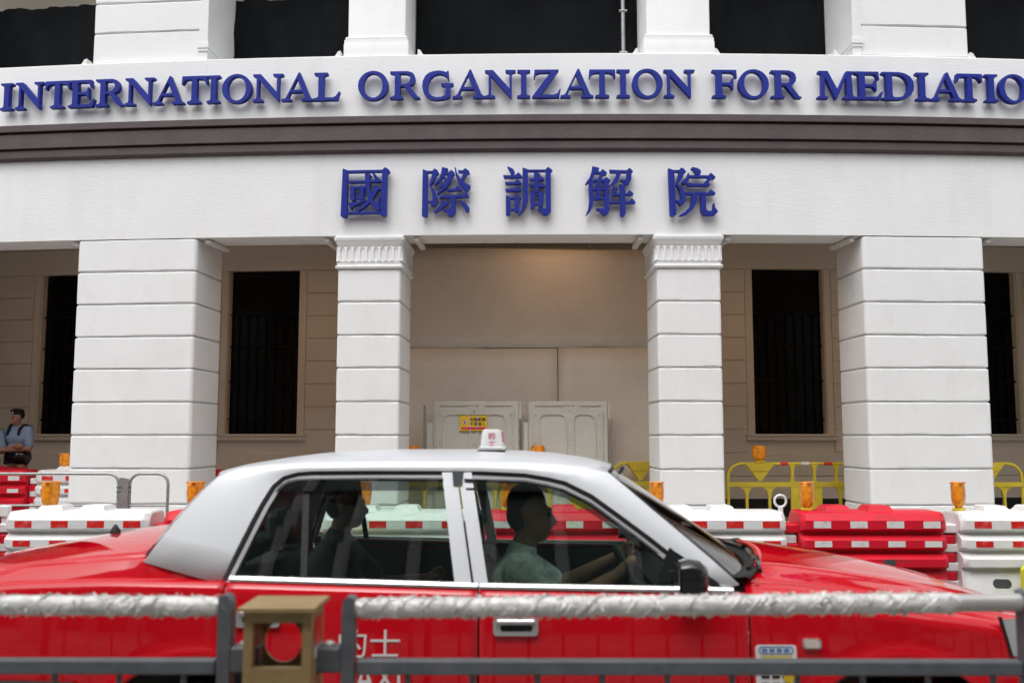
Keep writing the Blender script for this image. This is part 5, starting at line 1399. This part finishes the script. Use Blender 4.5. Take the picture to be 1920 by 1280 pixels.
blob('collar', [('c', (-.965, CY + .22, 1.075), .022, (-.90, CY + .215, 1.00), .030), ('c', (-.90, CY + .215, 1.00), .030, (-.83, CY + .215, .90), .026)], M['shirtg'], pas, .010, ORIG[pas.name])
# ------------------------------------------------------------------ roadside railing in the foreground
RY = 2.6
def railing(x0, x1, label, wrap0, wrap1, dz0, dz1):
    t = thing('railing', label, 'railing', (x0, RY, .13), 'roadside railing panels')
    def zr(x): return 1.0 * (dz0 + (dz1 - dz0) * (x - x0) / (x1 - x0))
    MB().tube([(x0 + .02, RY, zr(x0)), (x1 - .02, RY, zr(x1))], .0235, 16).build('handrail', M['tube'], t, 50)
    for k, x in enumerate((x0, x1)):
        e = 1 if k == 0 else -1
        ps = MB()
        # flat upright with a rounded head holding the handrail
        pts = [(x, .14), (x, zr(x) + .0)] + [(x + e * (.017 - .017 * math.cos(u)), zr(x) + .034 * math.sin(u)) for u in [PI / 2 * q_ / 5 for q_ in range(1, 6)]] + [(x + e * .034, zr(x) + .028), (x + e * .034, zr(x) - .03), (x + e * .032, .14)]
        ps.prism([pts], -.026, .026, lambda a, b, d: (a, RY + d, b)); ps.build('end_post', M['grail'], t, 30)
        MB().bbox(x - e * .075 if e > 0 else x, x if e > 0 else x + .075, RY - .028, RY + .028, .955, 1.022, .006).build('lug', M['grail'], t, 30)
        MB().lathe([(.016, 0), (.016, .006), (.010, .011)], (x - e * .035, RY, 1.022), 8).build('bolt', M['tube'], t, 30)
    MB().bbox(x0 + .04, x1 - .04, RY - .018, RY + .018, zr(x0) * 0 + .948, .986, .004).build('lower_rail', M['grail'], t, 30)
    MB().bbox(x0 + .04, x1 - .04, RY - .018, RY + .018, .20, .238, .004).build('lower_rail', M['grail'], t, 30)
    n = int((x1 - x0) / .1725)
    for k in range(n):
        x = x0 + .175 + .1725 * k
        if x < x1 - .08: MB().tube([(x, RY, .235), (x, RY, .95)], .0085, 8).build('bar', M['grail'], t, 50)
    # ragged cling film wound round the handrail
    if wrap1 > wrap0 + .1:
        mb = MB(); n = int((wrap1 - wrap0) / .012); seg = 20; loops = []
        rnd = random.Random(int(x0 * 100) + 5)
        off = [rnd.random() * 9 for _ in range(8)]
        for i in range(n + 1):
            x = wrap0 + (wrap1 - wrap0) * i / n
            lp = []
            for j in range(seg):
                a = 2 * PI * j / seg
                r = .0262 + .0007 * math.sin(x * 38 + 2 * a + off[0]) + .0006 * math.sin(x * 90 - 3 * a + off[1]) + rnd.uniform(-.0004, .0006)
                if i in (0, n): r = .0238
                lp.append((x + .004 * math.sin(a * 3 + i), RY + r * math.cos(a), zr(x) + r * math.sin(a)))
            loops.append(lp)
        mb.loft(loops, True)
        for _ in range(int((wrap1 - wrap0) * 260)):
            x = rnd.uniform(wrap0, wrap1); a = rnd.uniform(0, 2 * PI); w_ = rnd.uniform(.002, .007); ln = rnd.uniform(.02, .07); tw = rnd.uniform(-1.0, 1.0)
            st_ = []
            for q_ in range(5):
                u = q_ / 4
                rr_ = .0272 + .005 * math.sin(PI * u) * rnd.random() + (.004 * u if rnd.random() < .3 else 0)
                aa = a + u * ln / .03 * .8
                xx = x + tw * ln * u
                st_.append([(xx, RY + rr_ * math.cos(aa), zr(x) + rr_ * math.sin(aa)), (xx + w_, RY + (rr_ + .002) * math.cos(aa + .1), zr(x) + (rr_ + .002) * math.sin(aa + .1))])
            mb.loft(st_, False)
        wr = mb.build('plastic_wrap', M['wrap'], t, 70, fix=False)
    return t
railing(-2.62, -.765, 'left grey railing panel with plastic film round its handrail', -2.60, -.81, 1.135, 1.122)
railing(-.470, 1.372, 'right grey railing panel, its handrail partly wrapped in film', -.425, 1.17, 1.118, 1.136)
railing(1.50, 3.3, 'next grey railing panel off the right edge', 1.55, 1.551, 1.136, 1.136)
# brown hollow post between the panels
px0, px1, py0, py1 = -.708, -.534, 2.50, 2.66
t = thing('railing_post', 'brown hollow metal post with a round hole between two railing panels', 'post', (-.635, 2.58, .13))
st = MB()
for x in (px0, px1 - .023):
    st.box(x, x + .023, py0, py0 + .03, .13, 1.128)
st.box(px0 + .023, px1 - .023, py0 + .001, py0 + .028, 1.098, 1.128); st.box(px0 + .023, px1 - .023, py0 + .001, py0 + .028, .945, .985)
st.box(px0 + .023, px1 - .023, py0 + .001, py0 + .028, .13, .30)
st.build('front_frame', M['bronze'], t)
for x in (px0, px1 - .012): MB().box(x, x + .012, py0 + .03, py1 - .012, .13, 1.128).build('side_plate', M['bronze'], t)
cx_, cz_ = -.641, 1.022
bk = MB(); bk.prism([[(px0, .90), (px1, .90), (px1, 1.128), (px0, 1.128)], [(cx_ + .052 * math.cos(a), cz_ + .056 * math.sin(a)) for a in [2 * PI * k / 28 for k in range(28)]]], py1 - .011, py1, lambda a, b, d: (a, d, b))
bk.build('back_plate', M['bronze'], t)
MB().box(px0 + .012, px1 - .012, py0 + .03, py1 - .012, .945, .955).build('shelf', M['bronze'], t)
cp = MB(); cp.loft([[(x, y, z) for x, y in ((px0 - .012, py0 - .02), (px1 + .012, py0 - .02), (px1 + .012, py1 + .02), (px0 - .012, py1 + .02))] for z in (1.128, 1.138)], True, True, True)
cp.build('cap', M['bronze'], t)
for z0, z1, m_ in ((1.03, 1.10, 'rred'), (1.0, 1.028, 'rwhite')):
    MB().box(px1 + .0005, px1 + .002, py0 + .04, py1 - .03, z0, z1).build('reflector_strip', M[m_], t)

# ------------------------------------------------------------------ the street front opposite (seen only as reflections)
ob = thing('office_block', 'pale office block across the street, glimpsed only as a reflection in the taxi', 'building', (0, -19, 0))
MB().box(-45, 45, -22, -20.0, 0, 10).build('wall', M['tealglass'], ob)
for k in range(30):
    x = -43 + 2.9 * k
    MB().box(x - .45, x + .45, -20, -19.4, 0, 10).build('pilaster', M['conc'], ob)
for z in (3.6, 6.8, 9.8):
    MB().box(-45, 45, -19.98, -19.55, z - .8, z + .2).build('spandrel', M['conc'], ob)
# covered footbridge above the near pavement, its curved ribs mirrored in the taxi glass
fb = thing('footbridge', 'covered footbridge with curved ribs, glimpsed only as a reflection in the taxi windows', 'footbridge', (0, -4, 0))
MB().box(-26, 26, -6.2, -2.4, 4.7, 5.3).build('deck', M['conc'], fb)
def fb_pt(u): return (-2.3 - 3.0 * u ** 2.2, 5.3 + 7.2 * math.sin(u * PI / 2))
mb = MB(); mb.loft([[(x, fb_pt(k / 12)[0] - .05, fb_pt(k / 12)[1]) for k in range(13)] for x in (-26, 26)], False); mb.build('glazing', M['tealglass'], fb, fix=False)
for k in range(60):
    x = -25.6 + .87 * k
    MB().tube([(x, fb_pt(j / 12)[0] + .08, fb_pt(j / 12)[1]) for j in range(13)], .085, 8).build('rib', M['plaster2'], fb, 50)
for u in (.0, .28, .5, .75, 1.0):
    y, z = fb_pt(u); MB().tube([(-26, y, z), (26, y, z)], .05, 6).build('purlin', M['cabin'], fb, 50)
for x in (-21, -7.5, 7.5, 21):
    MB().box(x - .35, x + .35, -4.7, -4.0, .13, 4.7).build('pillar', M['conc'], fb)
